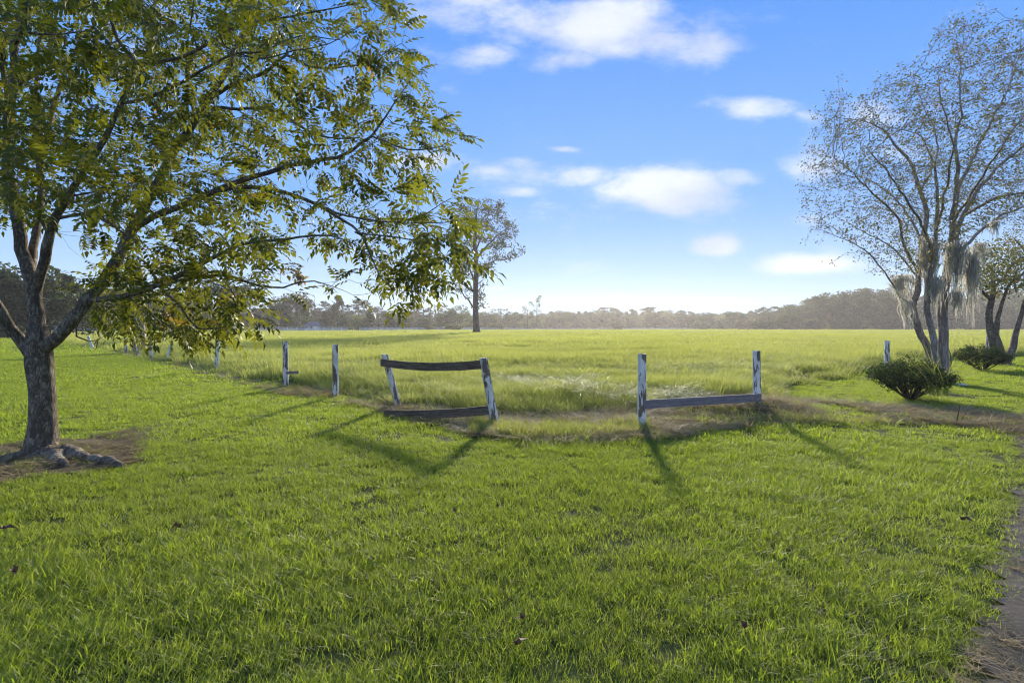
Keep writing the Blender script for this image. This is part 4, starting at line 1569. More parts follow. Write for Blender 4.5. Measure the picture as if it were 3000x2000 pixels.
def railed_pair():
    b1 = g(1880, 1256)
    D2 = 9.15
    root = empty('broken_fence_section', (b1[0], b1[1], 0), 'two upright peeling posts joined by one low grey board, right of the gap', 'fence', 'surviving pieces of the old fence')
    o = post(1880, 1256, 1881, 1036, None, 11)
    o.parent = root
    o.location = Vector(o.location) - Vector(root.location)
    o.name = 'post'
    o = post(2218, 1215, 2216, 1027, None, 12, d=D2)
    o.parent = root
    o.location = Vector(o.location) - Vector(root.location)
    o.name = 'post'
    board('low_board', P(1886, 1184, b1[1] - .075), P(2228, 1164, D2 - .085), .135, .03, M['grey_wood'], root, seed=4)


leaning_frame()
railed_pair()


# ------------------------------------------------------------------ long white paddock fence
def paddock_fence():
    root = empty('paddock_fence', (P(600, 965, 150)[0], 150, 0), 'long low white two-rail paddock fence in front of the woods', 'fence')
    off = np.array(root.location)
    line = [(-560, 118), (700, 150), (1000, 163), (1340, 215), (1600, 300), (1850, 345), (2060, 365)]
    pts = [np.array(((px - CX) / F * d, d)) for px, d in line]
    pos = []
    for a, b in zip(pts[:-1], pts[1:]):
        n = int(np.linalg.norm(b - a) / 2.44)
        for i in range(n):
            pos.append(a + (b - a) * i / n)
    S = .065
    pv = np.array([(x, y, z) for z in (0, 1.28) for x, y in ((-S, -S), (S, -S), (S, S), (-S, S))] + [(0, 0, 1.34)])
    pf = [(0, 1, 5, 4), (1, 2, 6, 5), (2, 3, 7, 6), (3, 0, 4, 7), (4, 5, 8), (5, 6, 8), (6, 7, 8), (7, 4, 8)]
    pm = mesh('post', pv, pf, M['white'])
    gapA, gapB = P(1018, 960, 163)[0], P(1040, 960, 163)[0]
    V, Fc = [], []
    far = []
    for i, p in enumerate(pos):
        z = float(H(p[0], p[1]))
        px_ = CX + p[0] / p[1] * F
        if i < 150 and px_ > -150:
            o = link('post', pm, root, (p[0] - off[0], p[1] - off[1], z))
        else:
            b0 = len(V)
            V += [(q[0] + p[0] - off[0], q[1] + p[1] - off[1], q[2] + z) for q in pv]
            Fc += [tuple(k + b0 for k in f) for f in pf]
    if V:
        link('far_posts', mesh('far_posts', V, Fc, M['white']), root)['kind'] = 'stuff'
    V, Fc = [], []
    for i in range(len(pos) - 1):
        a, b = pos[i], pos[i + 1]
        px_ = CX + (a[0] + b[0]) / (a[1] + b[1]) * F
        if 1017 < px_ < 1058:
            continue
        for hz, hh in ((1.20, .085), (.78, .085), (.36, .085)):
            za, zb = float(H(*a)) + hz, float(H(*b)) + hz
            dirv = (b - a) / np.linalg.norm(b - a)
            nrm = np.array((-dirv[1], dirv[0])) * .02
            o_ = -np.array((-dirv[1], dirv[0])) * .09
            q = len(V)
            for (p, z) in ((a, za), (b, zb)):
                for sx, sz in ((-1, -1), (1, -1), (1, 1), (-1, 1)):
                    V.append((p[0] + nrm[0] * sx + o_[0] - off[0], p[1] + nrm[1] * sx + o_[1] - off[1], z + sz * hh))
            for k in range(4):
                Fc.append((q + k, q + 4 + k, q + 4 + (k + 1) % 4, q + (k + 1) % 4))
    link('rails', mesh('rails', V, Fc, M['white']), root)['kind'] = 'stuff'


paddock_fence()

# ------------------------------------------------------------------ distant trees
def crown(kind, n, seed, mt, size):
    """crown of a tree one unit tall, made of many small leaf clumps"""
    rs = np.random.RandomState(seed)
    pts, nrm, tint = [], [], []

    def lobe(c, r, k, squash=.8, ti=.5):
        for _ in range(k):
            v = rs.randn(3)
            v /= np.linalg.norm(v)
            rad = r * (.55 + .5 * rs.rand() ** .5)
            pts.append(c + v * rad * np.array((1, 1, squash)))
            nrm.append(v + .7 * rs.randn(3))
            tint.append(ti)
    if kind == 'round':
        m = 26
        for i in range(m):
            z = .12 + .76 * rs.rand()
            w = .34 * math.sin(min(1, (z + .12)) * math.pi * .86) ** .6
            a = rs.rand() * 6.3
            lobe(np.array((math.cos(a) * w * .75, math.sin(a) * w * .75, z)), .10 + .07 * rs.rand(), n // m, .8, rs.rand())
    elif kind == 'cone':
        m = 34
        for i in range(m):
            z = .06 + .90 * (i / m)
            w = .30 * (1 - z) ** .8 + .02
            a = rs.rand() * 6.3
            lobe(np.array((math.cos(a) * w * .7, math.sin(a) * w * .7, z)), .05 + .09 * (1 - z), n // m, .8, rs.rand())
    elif kind == 'pine':
        m = 24
        for i in range(m):
            z = .52 + .45 * rs.rand()
            w = .30 * math.sin((z - .42) / .6 * math.pi) ** .7
            a = rs.rand() * 6.3
            lobe(np.array((math.cos(a) * w * .9, math.sin(a) * w * .9, z)), .05 + .06 * rs.rand(), n // m, .55, rs.rand())
    elif kind == 'wispy':
        m = 22
        for i in range(m):
            z = .25 + .70 * rs.rand()
            w = .24 * rs.rand() ** .5
            a = rs.rand() * 6.3
            lobe(np.array((math.cos(a) * w, math.sin(a) * w, z)), .03 + .045 * rs.rand(), n // m, .8, rs.rand())
    elif kind == 'shrub':
        m = 16
        for i in range(m):
            a = rs.rand() * 6.3
            w = .55 * rs.rand() ** .5
            lobe(np.array((math.cos(a) * w, math.sin(a) * w, .38 + .2 * rs.rand() - .2 * w)), .24 + .12 * rs.rand(), n // m, .85, rs.rand())
    pts, nrm, tint = np.array(pts), np.array(nrm), np.array(tint)
    X, Y, Z = frames(nrm, rs, rs.rand(len(pts)) * 6)
    # a clump: ragged four pointed sprig
    tv = np.array([(-.5, 0, 0), (-.1, -.22, .1), (.5, -.1, -.05), (.12, .2, .08), (-.1, .55, 0), (.1, .1, .0)])
    tf = np.array([(0, 1, 5), (1, 2, 5), (2, 3, 5), (5, 4, 0)])
    v, f, t = stamp(tv, tf, pts, X, Z, Y, size * (.6 + .8 * rs.rand(len(pts))), np.clip(tint * .6 + .4 * rs.rand(len(pts)), 0, .9))
    return mesh('crown', v, f, mt, False, t)


def trunk_mesh(kind, seed):
    rs = np.random.RandomState(seed)
    V, Fc = [], []
    hgt = {'round': .72, 'cone': .93, 'pine': .93, 'wispy': .85, 'shrub': .4}[kind]
    r = {'round': .022, 'cone': .016, 'pine': .014, 'wispy': .012, 'shrub': .03}[kind]
    sp = spline([(0, 0, -.01, r * 1.3), (.01 * rnd(seed), .01, hgt * .4, r), (.02 * rnd(seed + 1), 0, hgt * .75, r * .7), (0, .01, hgt, r * .25)], .1)
    tube_rings([q[:3] for q in sp], [q[3] for q in sp], 7, V, Fc)
    for k in range(9):
        z = hgt * (.35 + .6 * rs.rand()) if kind != 'pine' else .5 + .4 * rs.rand()
        a = rs.rand() * 6.3
        w = .22 if kind != 'cone' else .15
        s2 = spline([(0, 0, z, r * .45), (math.cos(a) * w * .5, math.sin(a) * w * .5, z + .06, r * .3), (math.cos(a) * w, math.sin(a) * w, z + .13, r * .1)], .08)
        tube_rings([q[:3] for q in s2], [q[3] for q in s2], 4, V, Fc, False)
    return mesh('trunk', V, Fc, M['bark_far'], True)


VAR = {}
for k, (kd, n, sz, mt) in enumerate([('round', 2900, .046, 'forest'), ('round', 2900, .046, 'forest'), ('round', 2900, .046, 'forest_light'), ('cone', 2700, .042, 'conifer'), ('cone', 2700, .042, 'forest'),
                                     ('pine', 1900, .036, 'conifer'), ('pine', 1900, .036, 'forest'), ('wispy', 1000, .032, 'forest'), ('wispy', 700, .030, 'forest_light'), ('shrub', 1300, .13, 'forest_light'), ('shrub', 1300, .13, 'conifer')]):
    VAR[k] = (kd, crown(kd, n, 500 + k, M[mt], sz), trunk_mesh(kd, 520 + k))


def far_tree(px, top, d, var, label, wide=1.0, group=None, base=None, cat='tree', name=None):
    x = (px - CX) / F * d
    z0 = float(H(x, d)) if base is None else base
    h = EYE + (HZ - top) / F * d - z0
    kd, cm, tm_ = VAR[var]
    nm = name or {'round': 'broadleaf_tree', 'cone': 'conifer_tree', 'pine': 'tall_pine', 'wispy': 'thin_tree', 'shrub': 'shrub'}[kd]
    root = empty(nm, (x, d, z0), label, cat, group)
    root.rotation_euler = (0, 0, rnd(px) * 3.1)
    root.scale = (h * wide, h * wide, h)
    for part, me in (('trunk', tm_), ('crown', cm)):
        link(part, me, root)
    return root


LEFTW = 'trees behind the white fence on the left'
MIDW = 'trees behind the white fence in the middle'
RIGHTW = 'trees along the right edge of the pasture'
trees = [
    # px, top, d, variant, width, label, group
    (20, 790, 62, 3, 1.3, 'dark evergreen at the left edge behind the pecan trunk', LEFTW),
    (110, 770, 66, 0, 1.2, 'dark tree directly behind the fork of the pecan', LEFTW),
    (200, 800, 70, 3, 1.4, 'dark conifer just right of the pecan trunk', LEFTW),
    (-70, 760, 60, 1, 1.2, 'dark broad tree beyond the left edge of the lawn', LEFTW),
    (280, 850, 130, 0, 1.3, 'broad tree seen through the low pecan leaves on the left', LEFTW),
    (350, 838, 150, 1, 1.2, 'rounded tree behind the old farthest posts', LEFTW),
    (430, 850, 160, 0, 1.2, 'broad tree behind the short leaning white post', LEFTW),
    (500, 842, 170, 4, 1.4, 'pointed tree behind the lowest pecan leaves', LEFTW),
    (570, 850, 175, 1, 1.2, 'broad tree left of the lone dark stump trunk', LEFTW),
    (615, 835, 200, 5, 1.2, 'tall hazy pine showing through the pecan leaf gap', LEFTW),
    (700, 838, 190, 6, 1.4, 'wide pine crown right above the lone dark trunk', LEFTW),
    (745, 900, 185, 3, 1.6, 'dense green conical tree left of the two big dark trees', LEFTW),
    (790, 880, 195, 2, 1.0, 'pale green round tree leaning on the big dark pair', LEFTW),
    (823, 868, 185, 0, 1.15, 'left one of the big dark leafy pair above the fence', LEFTW),
    (868, 857, 185, 1, 1.15, 'right one of the big dark leafy pair, thinner at its top', LEFTW),
    (873, 848, 188, 7, 1.0, 'thin lacy tree top poking over the big dark pair', LEFTW),
    (920, 876, 240, 5, 1.6, 'round-topped pine far behind between the big trees', MIDW),
    (950, 912, 180, 3, 1.2, 'small dark cone tree left of the tall pyramid tree', MIDW),
    (988, 862, 190, 4, 1.2, 'tall pyramid-shaped tree, highest between house and pole', MIDW),
    (1008, 925, 178, 4, 1.4, 'low green cone tree at the foot of the tall pyramid tree', MIDW),
    (1050, 876, 250, 5, 1.3, 'wispy far pine right of the tall pyramid tree', MIDW),
    (1045, 918, 185, 2, 1.2, 'pale green tree left of the dark cone by the pole', MIDW),
    (1082, 908, 178, 3, 1.4, 'dark cone tree just left of the utility pole', MIDW),
    (1105, 898, 250, 5, 1.4, 'low far pine peering over the utility pole', MIDW),
    (1140, 916, 190, 3, 1.3, 'dark cone tree right of the utility pole', MIDW),
    (1180, 922, 195, 0, 1.3, 'dark low tree under the hanging pecan leaves', MIDW),
    (1205, 888, 260, 6, 1.4, 'far wispy pine right of the hanging pecan leaves', MIDW),
    (1240, 896, 260, 5, 1.3, 'second far pine under the pecan branch tips', MIDW),
    (1285, 884, 265, 7, 1.4, 'lacy dark tree left of the lone field pine', MIDW),
    (1240, 930, 200, 1, 1.6, 'dusky low tree mass left of the lone field pine', MIDW),
    (1345, 890, 240, 2, 1.2, 'pale green tree directly behind the lone field pine', MIDW),
    (1310, 912, 230, 1, 1.6, 'dark rounded tree behind the lone field pine on its left', MIDW),
    (1420, 912, 270, 0, 1.8, 'hazy round tree just right of the lone field pine', MIDW),
    (1468, 897, 290, 7, 1.6, 'hazy lacy-topped tree between the pine and the thin tree', MIDW),
    (1500, 912, 290, 0, 1.6, 'hazy broad tree left of the tall thin tree', MIDW),
    (1545, 895, 300, 8, 1.4, 'small thin leaning tree left of the tall thin tree', MIDW),
    (1573, 863, 300, 8, .9, 'tall thin sparse tree standing above the hazy woods', MIDW),
    (1650, 908, 380, 1, 1.6, 'glowing hazy tree in the middle of the woods line', MIDW),
    (1780, 900, 400, 6, 2.0, 'flat-topped hazy tree left of the middle of the woods', MIDW),
    (1905, 899, 400, 6, 1.6, 'hazy umbrella-topped pine at the centre of the woods', MIDW),
    (2005, 908, 380, 5, 1.5, 'small dark hazy pine with a bump above the woods line', MIDW),
    (2068, 914, 340, 0, 1.6, 'dark hazy tree where the white fence ends', RIGHTW),
    (2150, 910, 330, 1, 1.6, 'dark tree right of where the white fence ends', RIGHTW),
    (2215, 905, 310, 7, 1.8, 'open lacy tree at the left foot of the wooded rise', RIGHTW),
    (2255, 898, 300, 6, 1.8, 'open-topped pine on the left slope of the wooded rise', RIGHTW),
    (2310, 914, 262, 0, 1.9, 'dark round tree standing forward of the wooded rise', RIGHTW),
    (2330, 890, 285, 1, 1.5, 'tree on the lower left slope of the wooded rise', RIGHTW),
    (2400, 868, 275, 6, 1.3, 'lacy pine halfway up the wooded rise', RIGHTW),
    (2440, 852, 270, 0, 1.15, 'tall tree near the shoulder of the wooded rise', RIGHTW),
    (2500, 843, 265, 1, 1.15, 'tree on the crest of the wooded rise', RIGHTW),
    (2560, 845, 262, 0, 1.15, 'broad tree on the crest left of the moss curtain', RIGHTW),
    (2625, 838, 260, 1, 1.15, 'highest tree of the wooded rise behind the moss', RIGHTW),
]
for (px, top, d, var, w, lab, gp) in trees:
    far_tree(px, top, d, var, lab, w, gp)
for (px, top, d, var, w, lab) in [
    (880, 947, 172, 9, .9, 'bright green shrub left of the small far house'),
    (1330, 940, 205, 9, 1.4, 'pale round shrub behind the fence by the lone pine'),
    (1245, 943, 200, 9, 1.3, 'pale shrub left of the lone pine behind the fence'),
    (1400, 938, 240, 9, 1.2, 'green shrub right behind the lone pine'),
    (1458, 936, 250, 9, 1.2, 'small green shrub in the haze right of the lone pine'),
    (1809, 939, 335, 10, .9, 'dark round bush breaking the far white fence'),
    (2050, 928, 330, 9, 1.1, 'hazy round shrub near the end of the white fence'),
    (2235, 930, 262, 10, 1.3, 'dark round shrub left of the forward round tree'),
    (2380, 930, 262, 10, 1.3, 'dark round shrub right of the forward round tree'),
]:
    far_tree(px, top, d, var, lab, w, 'shrubs below the woods', cat='shrub')


def wood_mass():
    """the rest of the woods, which read as one mass"""
    rs = np.random.RandomState(71)
    spec = []   # px0, px1, d0, d1, top, n
    prof = [(-500, 850), (0, 800), (250, 850), (600, 880), (760, 905), (900, 905), (1100, 912), (1300, 916), (1500, 916), (1640, 910), (1800, 905), (1950, 908), (2050, 918), (2160, 914),
            (2260, 905), (2330, 893), (2400, 872), (2450, 858), (2520, 847), (2640, 842), (2800, 840), (3000, 850), (3400, 830)]
    dist = [(-500, 90), (250, 150), (600, 215), (1100, 235), (1340, 260), (1600, 360), (1850, 400), (2060, 390), (2200, 320), (2300, 285), (2420, 265), (2640, 258), (3000, 262), (3400, 240)]
    px_, tp = zip(*prof)
    qx, qd = zip(*dist)
    pts, sc = [], []
    for row, (dd, up, dens, lift) in enumerate([(0, 26, 1.0, 0), (14, 12, 1.0, 0), (30, 0, 1.0, 0), (52, -2, .7, 0)]):
        x = -520.0
        while x < 3500:
            d = np.interp(x, qx, qd) + dd + rs.rand() * 10
            top = np.interp(x, px_, tp)
            h_full = EYE + (HZ - top) / F * d - float(H(0, d))
            h = h_full * (1 - up / 100. * 1.0) * (.88 + .17 * rs.rand())
            X = (x - CX) / F * d
            pts.append((X, d, float(H(X, d))))
            w = h * (1.0 + .5 * rs.rand())
            sc.append((w, w, h))
            x += w * .42 / d * F / dens
    # low scrub skirt
    x = -520.0
    sk, ss = [], []
    while x < 3500:
        d = np.interp(x, qx, qd) - 5 + rs.rand() * 3
        X = (x - CX) / F * d
        h = (3.0 + 3 * rs.rand()) * (d / 260)
        sk.append((X, d, float(H(X, d))))
        ss.append((h * 1.4, h * 1.4, h * 1.5))
        x += h * .9 / d * F
    n = len(pts)
    rot = np.zeros((n, 3))
    rot[:, 2] = rs.rand(n) * 6.3
    ms = [VAR[0][1], VAR[1][1], VAR[4][1], VAR[2][1], VAR[3][1]]
    scatter('woods', np.array(pts), rot, None, ms, 'hazy mass of dark woods closing off the pasture', 'woods', 21, np.array(sc))
    rot = np.zeros((len(sk), 3))
    rot[:, 2] = rs.rand(len(sk)) * 6.3
    scatter('scrub', np.array(sk), rot, None, [VAR[10][1], VAR[9][1], VAR[10][1]], 'low scrub along the foot of the woods', 'scrub', 22, np.array(ss))


wood_mass()


def field_pine():
    rs = np.random.RandomState(81)
    D = 98.0
    t = Tree(.9)
    zb = float(H(-7, D))

    def px(l):
        return [(*P(a, y, D + dd), r) for a, y, dd, r in l]
    b = P(1396, 978, D)
    t.limb([(b[0], D, zb - .2, 1.05)] + px([(1396, 968, 0, .70), (1395, 940, 0, .58), (1393, 900, 0, .53), (1394, 840, 0, .50), (1396, 780, 0, .45), (1392, 720, 0, .38), (1393, 660, 0, .28), (1398, 610, 0, .14), (1402, 590, 0, .05)]), attach=False, wob=.12)
    for l in ([(1384, 898, 0, .18), (1372, 880, .5, .16), (1360, 866, .8, .12), (1345, 840, 1.2, .06)],
              [(1384, 850, 0, .2), (1372, 845, -.5, .18), (1355, 832, -1, .14), (1340, 815, -1.5, .06)],
              [(1400, 855, 0, .12), (1410, 840, 0, .1), (1421, 833, 0, .05)],
              [(1400, 832, 0, .1), (1410, 822, .6, .08), (1420, 815, .9, .03)],
              [(1402, 900, 0, .07), (1410, 895, 0, .06), (1418, 893, 0, .03)],
              [(1398, 790, 0, .2), (1420, 776, 1, .17), (1450, 764, 2, .12), (1480, 760, 2.4, .08), (1510, 754, 2.8, .05), (1534, 740, 3, .02)],
              [(1394, 760, 0, .2), (1414, 735, -1, .17), (1440, 705, -2, .12), (1470, 680, -3, .07), (1500, 660, -3.4, .03)],
              [(1396, 730, 0, .17), (1408, 700, 1.2, .13), (1425, 665, 2, .09), (1450, 630, 2.5, .04), (1462, 606, 2.8, .02)],
              [(1392, 830, 0, .2), (1378, 790, .6, .17), (1370, 760, 1, .12), (1362, 710, 1.5, .06)],
              [(1392, 740, 0, .14), (1375, 700, -1, .1), (1355, 670, -2, .06), (1340, 640, -2.6, .03)],
              [(1394, 680, 0, .14), (1412, 645, -.6, .1), (1430, 615, -1, .05)],
              [(1393, 670, 0, .12), (1378, 640, .6, .09), (1365, 610, 1, .04)]):
        t.limb(px(l), wob=.25)
    A = []
    blobs = [(1385, 607, 34, 16), (1420, 612, 26, 14), (1452, 625, 18, 20), (1462, 608, 10, 14), (1375, 640, 26, 16), (1410, 650, 30, 20), (1440, 670, 22, 14), (1480, 652, 20, 14), (1502, 668, 12, 18), (1490, 690, 14, 8),
             (1470, 700, 16, 8), (1450, 728, 12, 5), (1480, 722, 14, 8), (1365, 680, 20, 18), (1400, 700, 22, 12), (1430, 700, 14, 10), (1360, 730, 18, 16), (1350, 770, 16, 14), (1370, 790, 12, 12), (1440, 752, 24, 9),
             (1475, 755, 22, 6), (1505, 750, 16, 5), (1528, 742, 9, 6), (1430, 775, 18, 7), (1413, 800, 14, 10), (1420, 790, 12, 6), (1345, 810, 14, 12), (1370, 850, 10, 10), (1412, 868, 10, 6), (1340, 650, 18, 16), (1330, 690, 16, 16),
             (1352, 612, 12, 8), (1345, 850, 10, 8), (1405, 875, 8, 5)]
    for (cx_, cy_, a, bb) in blobs:
        dd = rs.randn() * 2.6
        for k in range(int(a * bb / 7) + 8):
            v = rs.randn(2) * .6
            A.append(P(cx_ + v[0] * a * .8, cy_ + v[1] * bb * .8, D + dd + rs.randn() * 1.1))
    t.grow(np.array(A), 9, .95, 40, (0, 0, .05), .2, rs, 4000)
    t.finish(.022, 2.3)
    loc = Vector((b[0], D, zb))
    root = empty('lone_pine', loc, 'lone tall pine standing in the open pasture', 'tree')
    off = -np.array(loc)
    V, Fc = t.tubes(big=12, cond=lambda s, i, ch: max(s.rad[k] for k in ch[1:]) >= .3)
    link('trunk', mesh('trunk', np.array(V) + off, Fc, M['bark_far'], True), root)
    V, Fc = t.tubes(cond=lambda s, i, ch: max(s.rad[k] for k in ch[1:]) < .3)
    link('branches', mesh('branches', np.array(V) + off, Fc, M['bark_far'], True), root)['kind'] = 'stuff'
    v, f, ti = small_leaves(t, .075, .66, rs, 22, 3.6, .25, oval(1, .32), spread=.36)
    link('foliage', mesh('foliage', v + off, f, M['pine'], False, ti), root)['kind'] = 'stuff'


field_pine()


def near_field_tree():
    """the tree whose dark foot shows under the pecan leaves"""
    rs = np.random.RandomState(82)
    D = 54.0
    t = Tree(.5)
    zb = float(H(-30, D))

    def px(l):
        return [(*P(a, y, D + dd), r) for a, y, dd, r in l]
    b = P(656, 998, D)
    t.limb([(b[0], D, zb - .1, .42)] + px([(657, 985, 0, .36), (658, 950, 0, .3), (660, 910, 0, .27), (664, 870, 0, .22), (668, 840, 0, .14), (672, 815, 0, .05)]), attach=False, wob=.05)
    for k in range(8):
        s = 1 if k % 2 else -1
        t.limb(px([(662, 900 - 9 * k, 0, .1), (662 + s * 25, 880 - 8 * k, rnd(k) * 1.5, .07), (662 + s * (50 + 6 * k), 866 - 6 * k, rnd(k) * 2.5, .02)]), wob=.1)
    q = polypts([(590, 870), (600, 820), (660, 790), (720, 805), (770, 840), (775, 880), (730, 895), (640, 890)], 420, rs)
    t.grow(np.array([P(a, c, D + rs.randn() * 1.4) for a, c in q]), 4, .5, 40, (0, 0, .05), .2, rs, 3000)
    t.finish(.012, 2.3)
    loc = Vector((b[0], D, zb))
    root = empty('pasture_tree', loc, 'dark-footed tree in the pasture, mostly hidden behind the pecan leaves', 'tree')
    off = -np.array(loc)
    V, Fc = t.tubes(big=10)
    link('trunk', mesh('trunk', np.array(V) + off, Fc, M['bark_far'], True), root)
    v, f, ti = small_leaves(t, .04, .30, rs, 8, 1.5, .2, oval(1, .4), spread=.18)
    link('foliage', mesh('foliage', v + off, f, M['pine'], False, ti), root)['kind'] = 'stuff'


near_field_tree()

# ------------------------------------------------------------------ small far and near things
def box(V, Fc, a, b):
    q = len(V)
    V += [(x, y, z) for z in (a[2], b[2]) for x, y in ((a[0], a[1]), (b[0], a[1]), (b[0], b[1]), (a[0], b[1]))]
    Fc += [tuple(q + k for k in f) for f in ((3, 2, 1, 0), (4, 5, 6, 7), (0, 1, 5, 4), (1, 2, 6, 5), (2, 3, 7, 6), (3, 0, 4, 7))]


def house():
    d = 176.0
    x = (912 - CX) / F * d
    root = empty('far_house', (x, d, float(H(x, d))), 'small pale house with a slate blue roof among the trees behind the white fence', 'house')
    V, Fc = [], []
    box(V, Fc, (-2.6, 0, -.3), (2.6, 5, 1.9))
    link('wall', mesh('wall', V, Fc, M['wall']), root)
    V = [(-3, -.5, 1.9), (3, -.5, 1.9), (3, 5.5, 1.9), (-3, 5.5, 1.9), (-1.4, 2.5, 3.2), (1.4, 2.5, 3.2)]
    Fc = [(0, 1, 5, 4), (1, 2, 5), (2, 3, 4, 5), (3, 0, 4), (3, 2, 1, 0)]
    link('roof', mesh('roof', V, Fc, M['roof']), root)
    for xx in (-1.7, 0):
        V, Fc = [], []
        box(V, Fc, (xx - .4, -.04, .8), (xx + .4, .02, 1.6))
        link('window', mesh('window', V, Fc, M['glass']), root)
    V, Fc = [], []
    box(V, Fc, (1.0, -.05, 0), (1.8, .02, 1.75))
    link('door', mesh('door', V, Fc, M['white']), root)


def pole():
    d = 172.0
    x = (1110 - CX) / F * d
    root = empty('utility_pole', (x, d, float(H(x, d))), 'slim pale utility pole in front of the trees behind the white fence', 'utility pole')
    V, Fc = [], []
    tube_rings([(0, 0, z) for z in (0, 2, 4, 6.6)], [.15, .14, .13, .11], 8, V, Fc)
    link('shaft', mesh('shaft', V, Fc, M['pole'], True), root)
    V, Fc = [], []
    box(V, Fc, (-.6, -.06, 5.9), (.6, .06, 6.05))
    link('crossarm', mesh('crossarm', V, Fc, M['pole']), root)
    V, Fc = [], []
    tube_rings([(.2, -.25, 4.2), (.2, -.25, 5.0)], [.2, .2], 10, V, Fc)
    link('transformer', mesh('transformer', V, Fc, M['insul'], True), root)
    for s in (-.5, 0, .5):
        V, Fc = [], []
        tube_rings([(s, 0, 6.05), (s, 0, 6.2)], [.04, .03], 6, V, Fc)
        link('insulator', mesh('insulator', V, Fc, M['insul']), root)


def snag():
    d = 30.0
    b = P(405, 1034, d)
    V, Fc = [], []
    sp = spline([(*P(409, 1030, d)[:2], -.1, .36), (*P(406, 950, d), .32), (*P(403, 850, d), .31), (*P(402, 790, d), .28), (*P(404, 768, d), .16)], .4)
    tube_rings([q[:3] for q in sp], [q[3] * (1 + .08 * rnd(i)) for i, q in enumerate(sp)], 12, V, Fc)
    for (a, c) in (((402, 800), (380, 770)), ((403, 820), (428, 790)), ((402, 785), (415, 750))):
        s2 = [P(*a, d), P((a[0] + c[0]) / 2 + 2, (a[1] + c[1]) / 2, d), P(*c, d)]
        tube_rings(s2, [.09, .06, .02], 5, V, Fc)
    loc = np.array((b[0], d, 0))
    o = link('dead_tree', mesh('dead_tree', np.array(V) - loc, Fc, M['pole'], True), None, loc)
    tag(o, 'bare grey broken trunk glimpsed through the pecan leaves', 'tree')


def fallen_leaf(px, py, size, label, seed):
    rs = np.random.RandomState(seed)
    b = g(px, py + 6)
    V = []
    n = 9
    V.append((0, 0, .012))
    for k in range(n):
        a = 2 * math.pi * k / n
        r = .6 * size * (.75 + .4 * (k % 2) + .2 * rs.rand())
        V.append((math.cos(a) * r, math.sin(a) * r * .7, .02 + .025 * rs.rand() * (1 + (k % 2))))
    Fc = [(0, 1 + k, 1 + (k + 1) % n) for k in range(n)]
    V.append((size * 1.9, 0, .03))
    Fc.append((1, len(V) - 1, 2))
    o = link('fallen_leaf', mesh('fallen_leaf', V, Fc, M['dead_leaf']), None, (b[0], b[1], float(H(*b)) + .05))
    o.rotation_euler = (.45, .2, rs.rand() * 6)
    tag(o, label, 'leaf', 'dead leaves lying on the lawn')


def stick(pts, r, label, mt='twig', name='stick', gp='fallen sticks'):
    V, Fc = [], []
    P0 = np.array(pts[0])
    sp = spline([(*(np.array(p) - P0), rr) for p, rr in zip(pts, r)], .04)
    tube_rings([q[:3] + np.array(mnoise.noise_vector(Vector(q[:3] * 8))) * .01 for q in sp], [max(.002, q[3]) for q in sp], 5, V, Fc)
    o = link(name, mesh(name, V, Fc, M[mt], True), None, P0)
    tag(o, label, 'stick', gp)


def gp3(px, py, h=0.0):
    b = g(px, py)
    return (b[0], b[1], float(H(*b)) + h)


def sprig_plant(name, px, py, h, n, label, seed, mt='weed', leafsize=.05, cat='plant'):
    rs = np.random.RandomState(seed)
    b = g(px, py)
    V, Fc = [], []
    Vs, Fs, Ts = [], [], []
    tips = []
    for k in range(n):
        a = rs.rand() * 6.3
        w = h * .45 * rs.rand()
        c, s_ = math.cos(a), math.sin(a)
        sp = spline([(0, 0, 0, .004), (c * w * .4, s_ * w * .4, h * .5, .003), (c * w, s_ * w, h * (.7 + .3 * rs.rand()), .0015)], .03)
        tube_rings([q[:3] for q in sp], [q[3] for q in sp], 3, V, Fc, False)
        for q in sp[1:]:
            for sd_ in (-1, 1):
                tips.append((q[:3], (sd_ * math.cos(a + 1.57) + .4 * rs.randn(), sd_ * math.sin(a + 1.57) + .4 * rs.randn(), .3 * rs.randn())))
    root = empty(name, (b[0], b[1], float(H(*b))), label, cat)
    link('stem', mesh('stem', V, Fc, M['twig']), root)
    pos = np.array([t_[0] for t_ in tips])
    X, Y, Z = frames(np.array([t_[1] for t_ in tips]), rs)
    v, f, ti = stamp(*oval(1, .4), pos, X, Y, Z, leafsize * (.7 + .5 * rs.rand(len(pos))), rs.rand(len(pos)) * .9)
    link('leaves', mesh('leaves', v, f, M[mt], False, ti), root)['kind'] = 'stuff'


house()
pole()
snag()
fallen_leaf(1507, 1915, .045, 'largest dark red dead leaf in the lawn near the bottom edge', 1)
fallen_leaf(1335, 1512, .035, 'small brown dead leaf left of the centre of the lawn', 2)
fallen_leaf(1453, 1498, .030, 'small brown dead leaf just right of the other small one at mid lawn', 3)
fallen_leaf(12, 1566, .05, 'brown dead leaf at the left edge of the lawn', 4)
fallen_leaf(528, 1565, .03, 'pale brown dead leaf in the left half of the lawn', 5)
fallen_leaf(55, 1697, .045, 'dark dead leaf low at the left edge of the lawn', 6)
fallen_leaf(2818, 1535, .04, 'brown dead leaf near the track on the right of the lawn', 7)
fallen_leaf(2180, 1868, .04, 'dark dead leaf in the lower right of the lawn', 8)
fallen_leaf(1535, 1838, .03, 'tan dead leaf a little above the largest red one', 9)
stick([gp3(2770, 1142, .03), gp3(2790, 1140, .04), gp3(2806, 1142, .03)], [.018, .016, .01], 'short stick on the grass right of the pale trunks')
stick([gp3(2930, 1154, .03), gp3(2950, 1157, .04), gp3(2968, 1160, .03)], [.02, .018, .01], 'grey stick on the grass near the right edge')
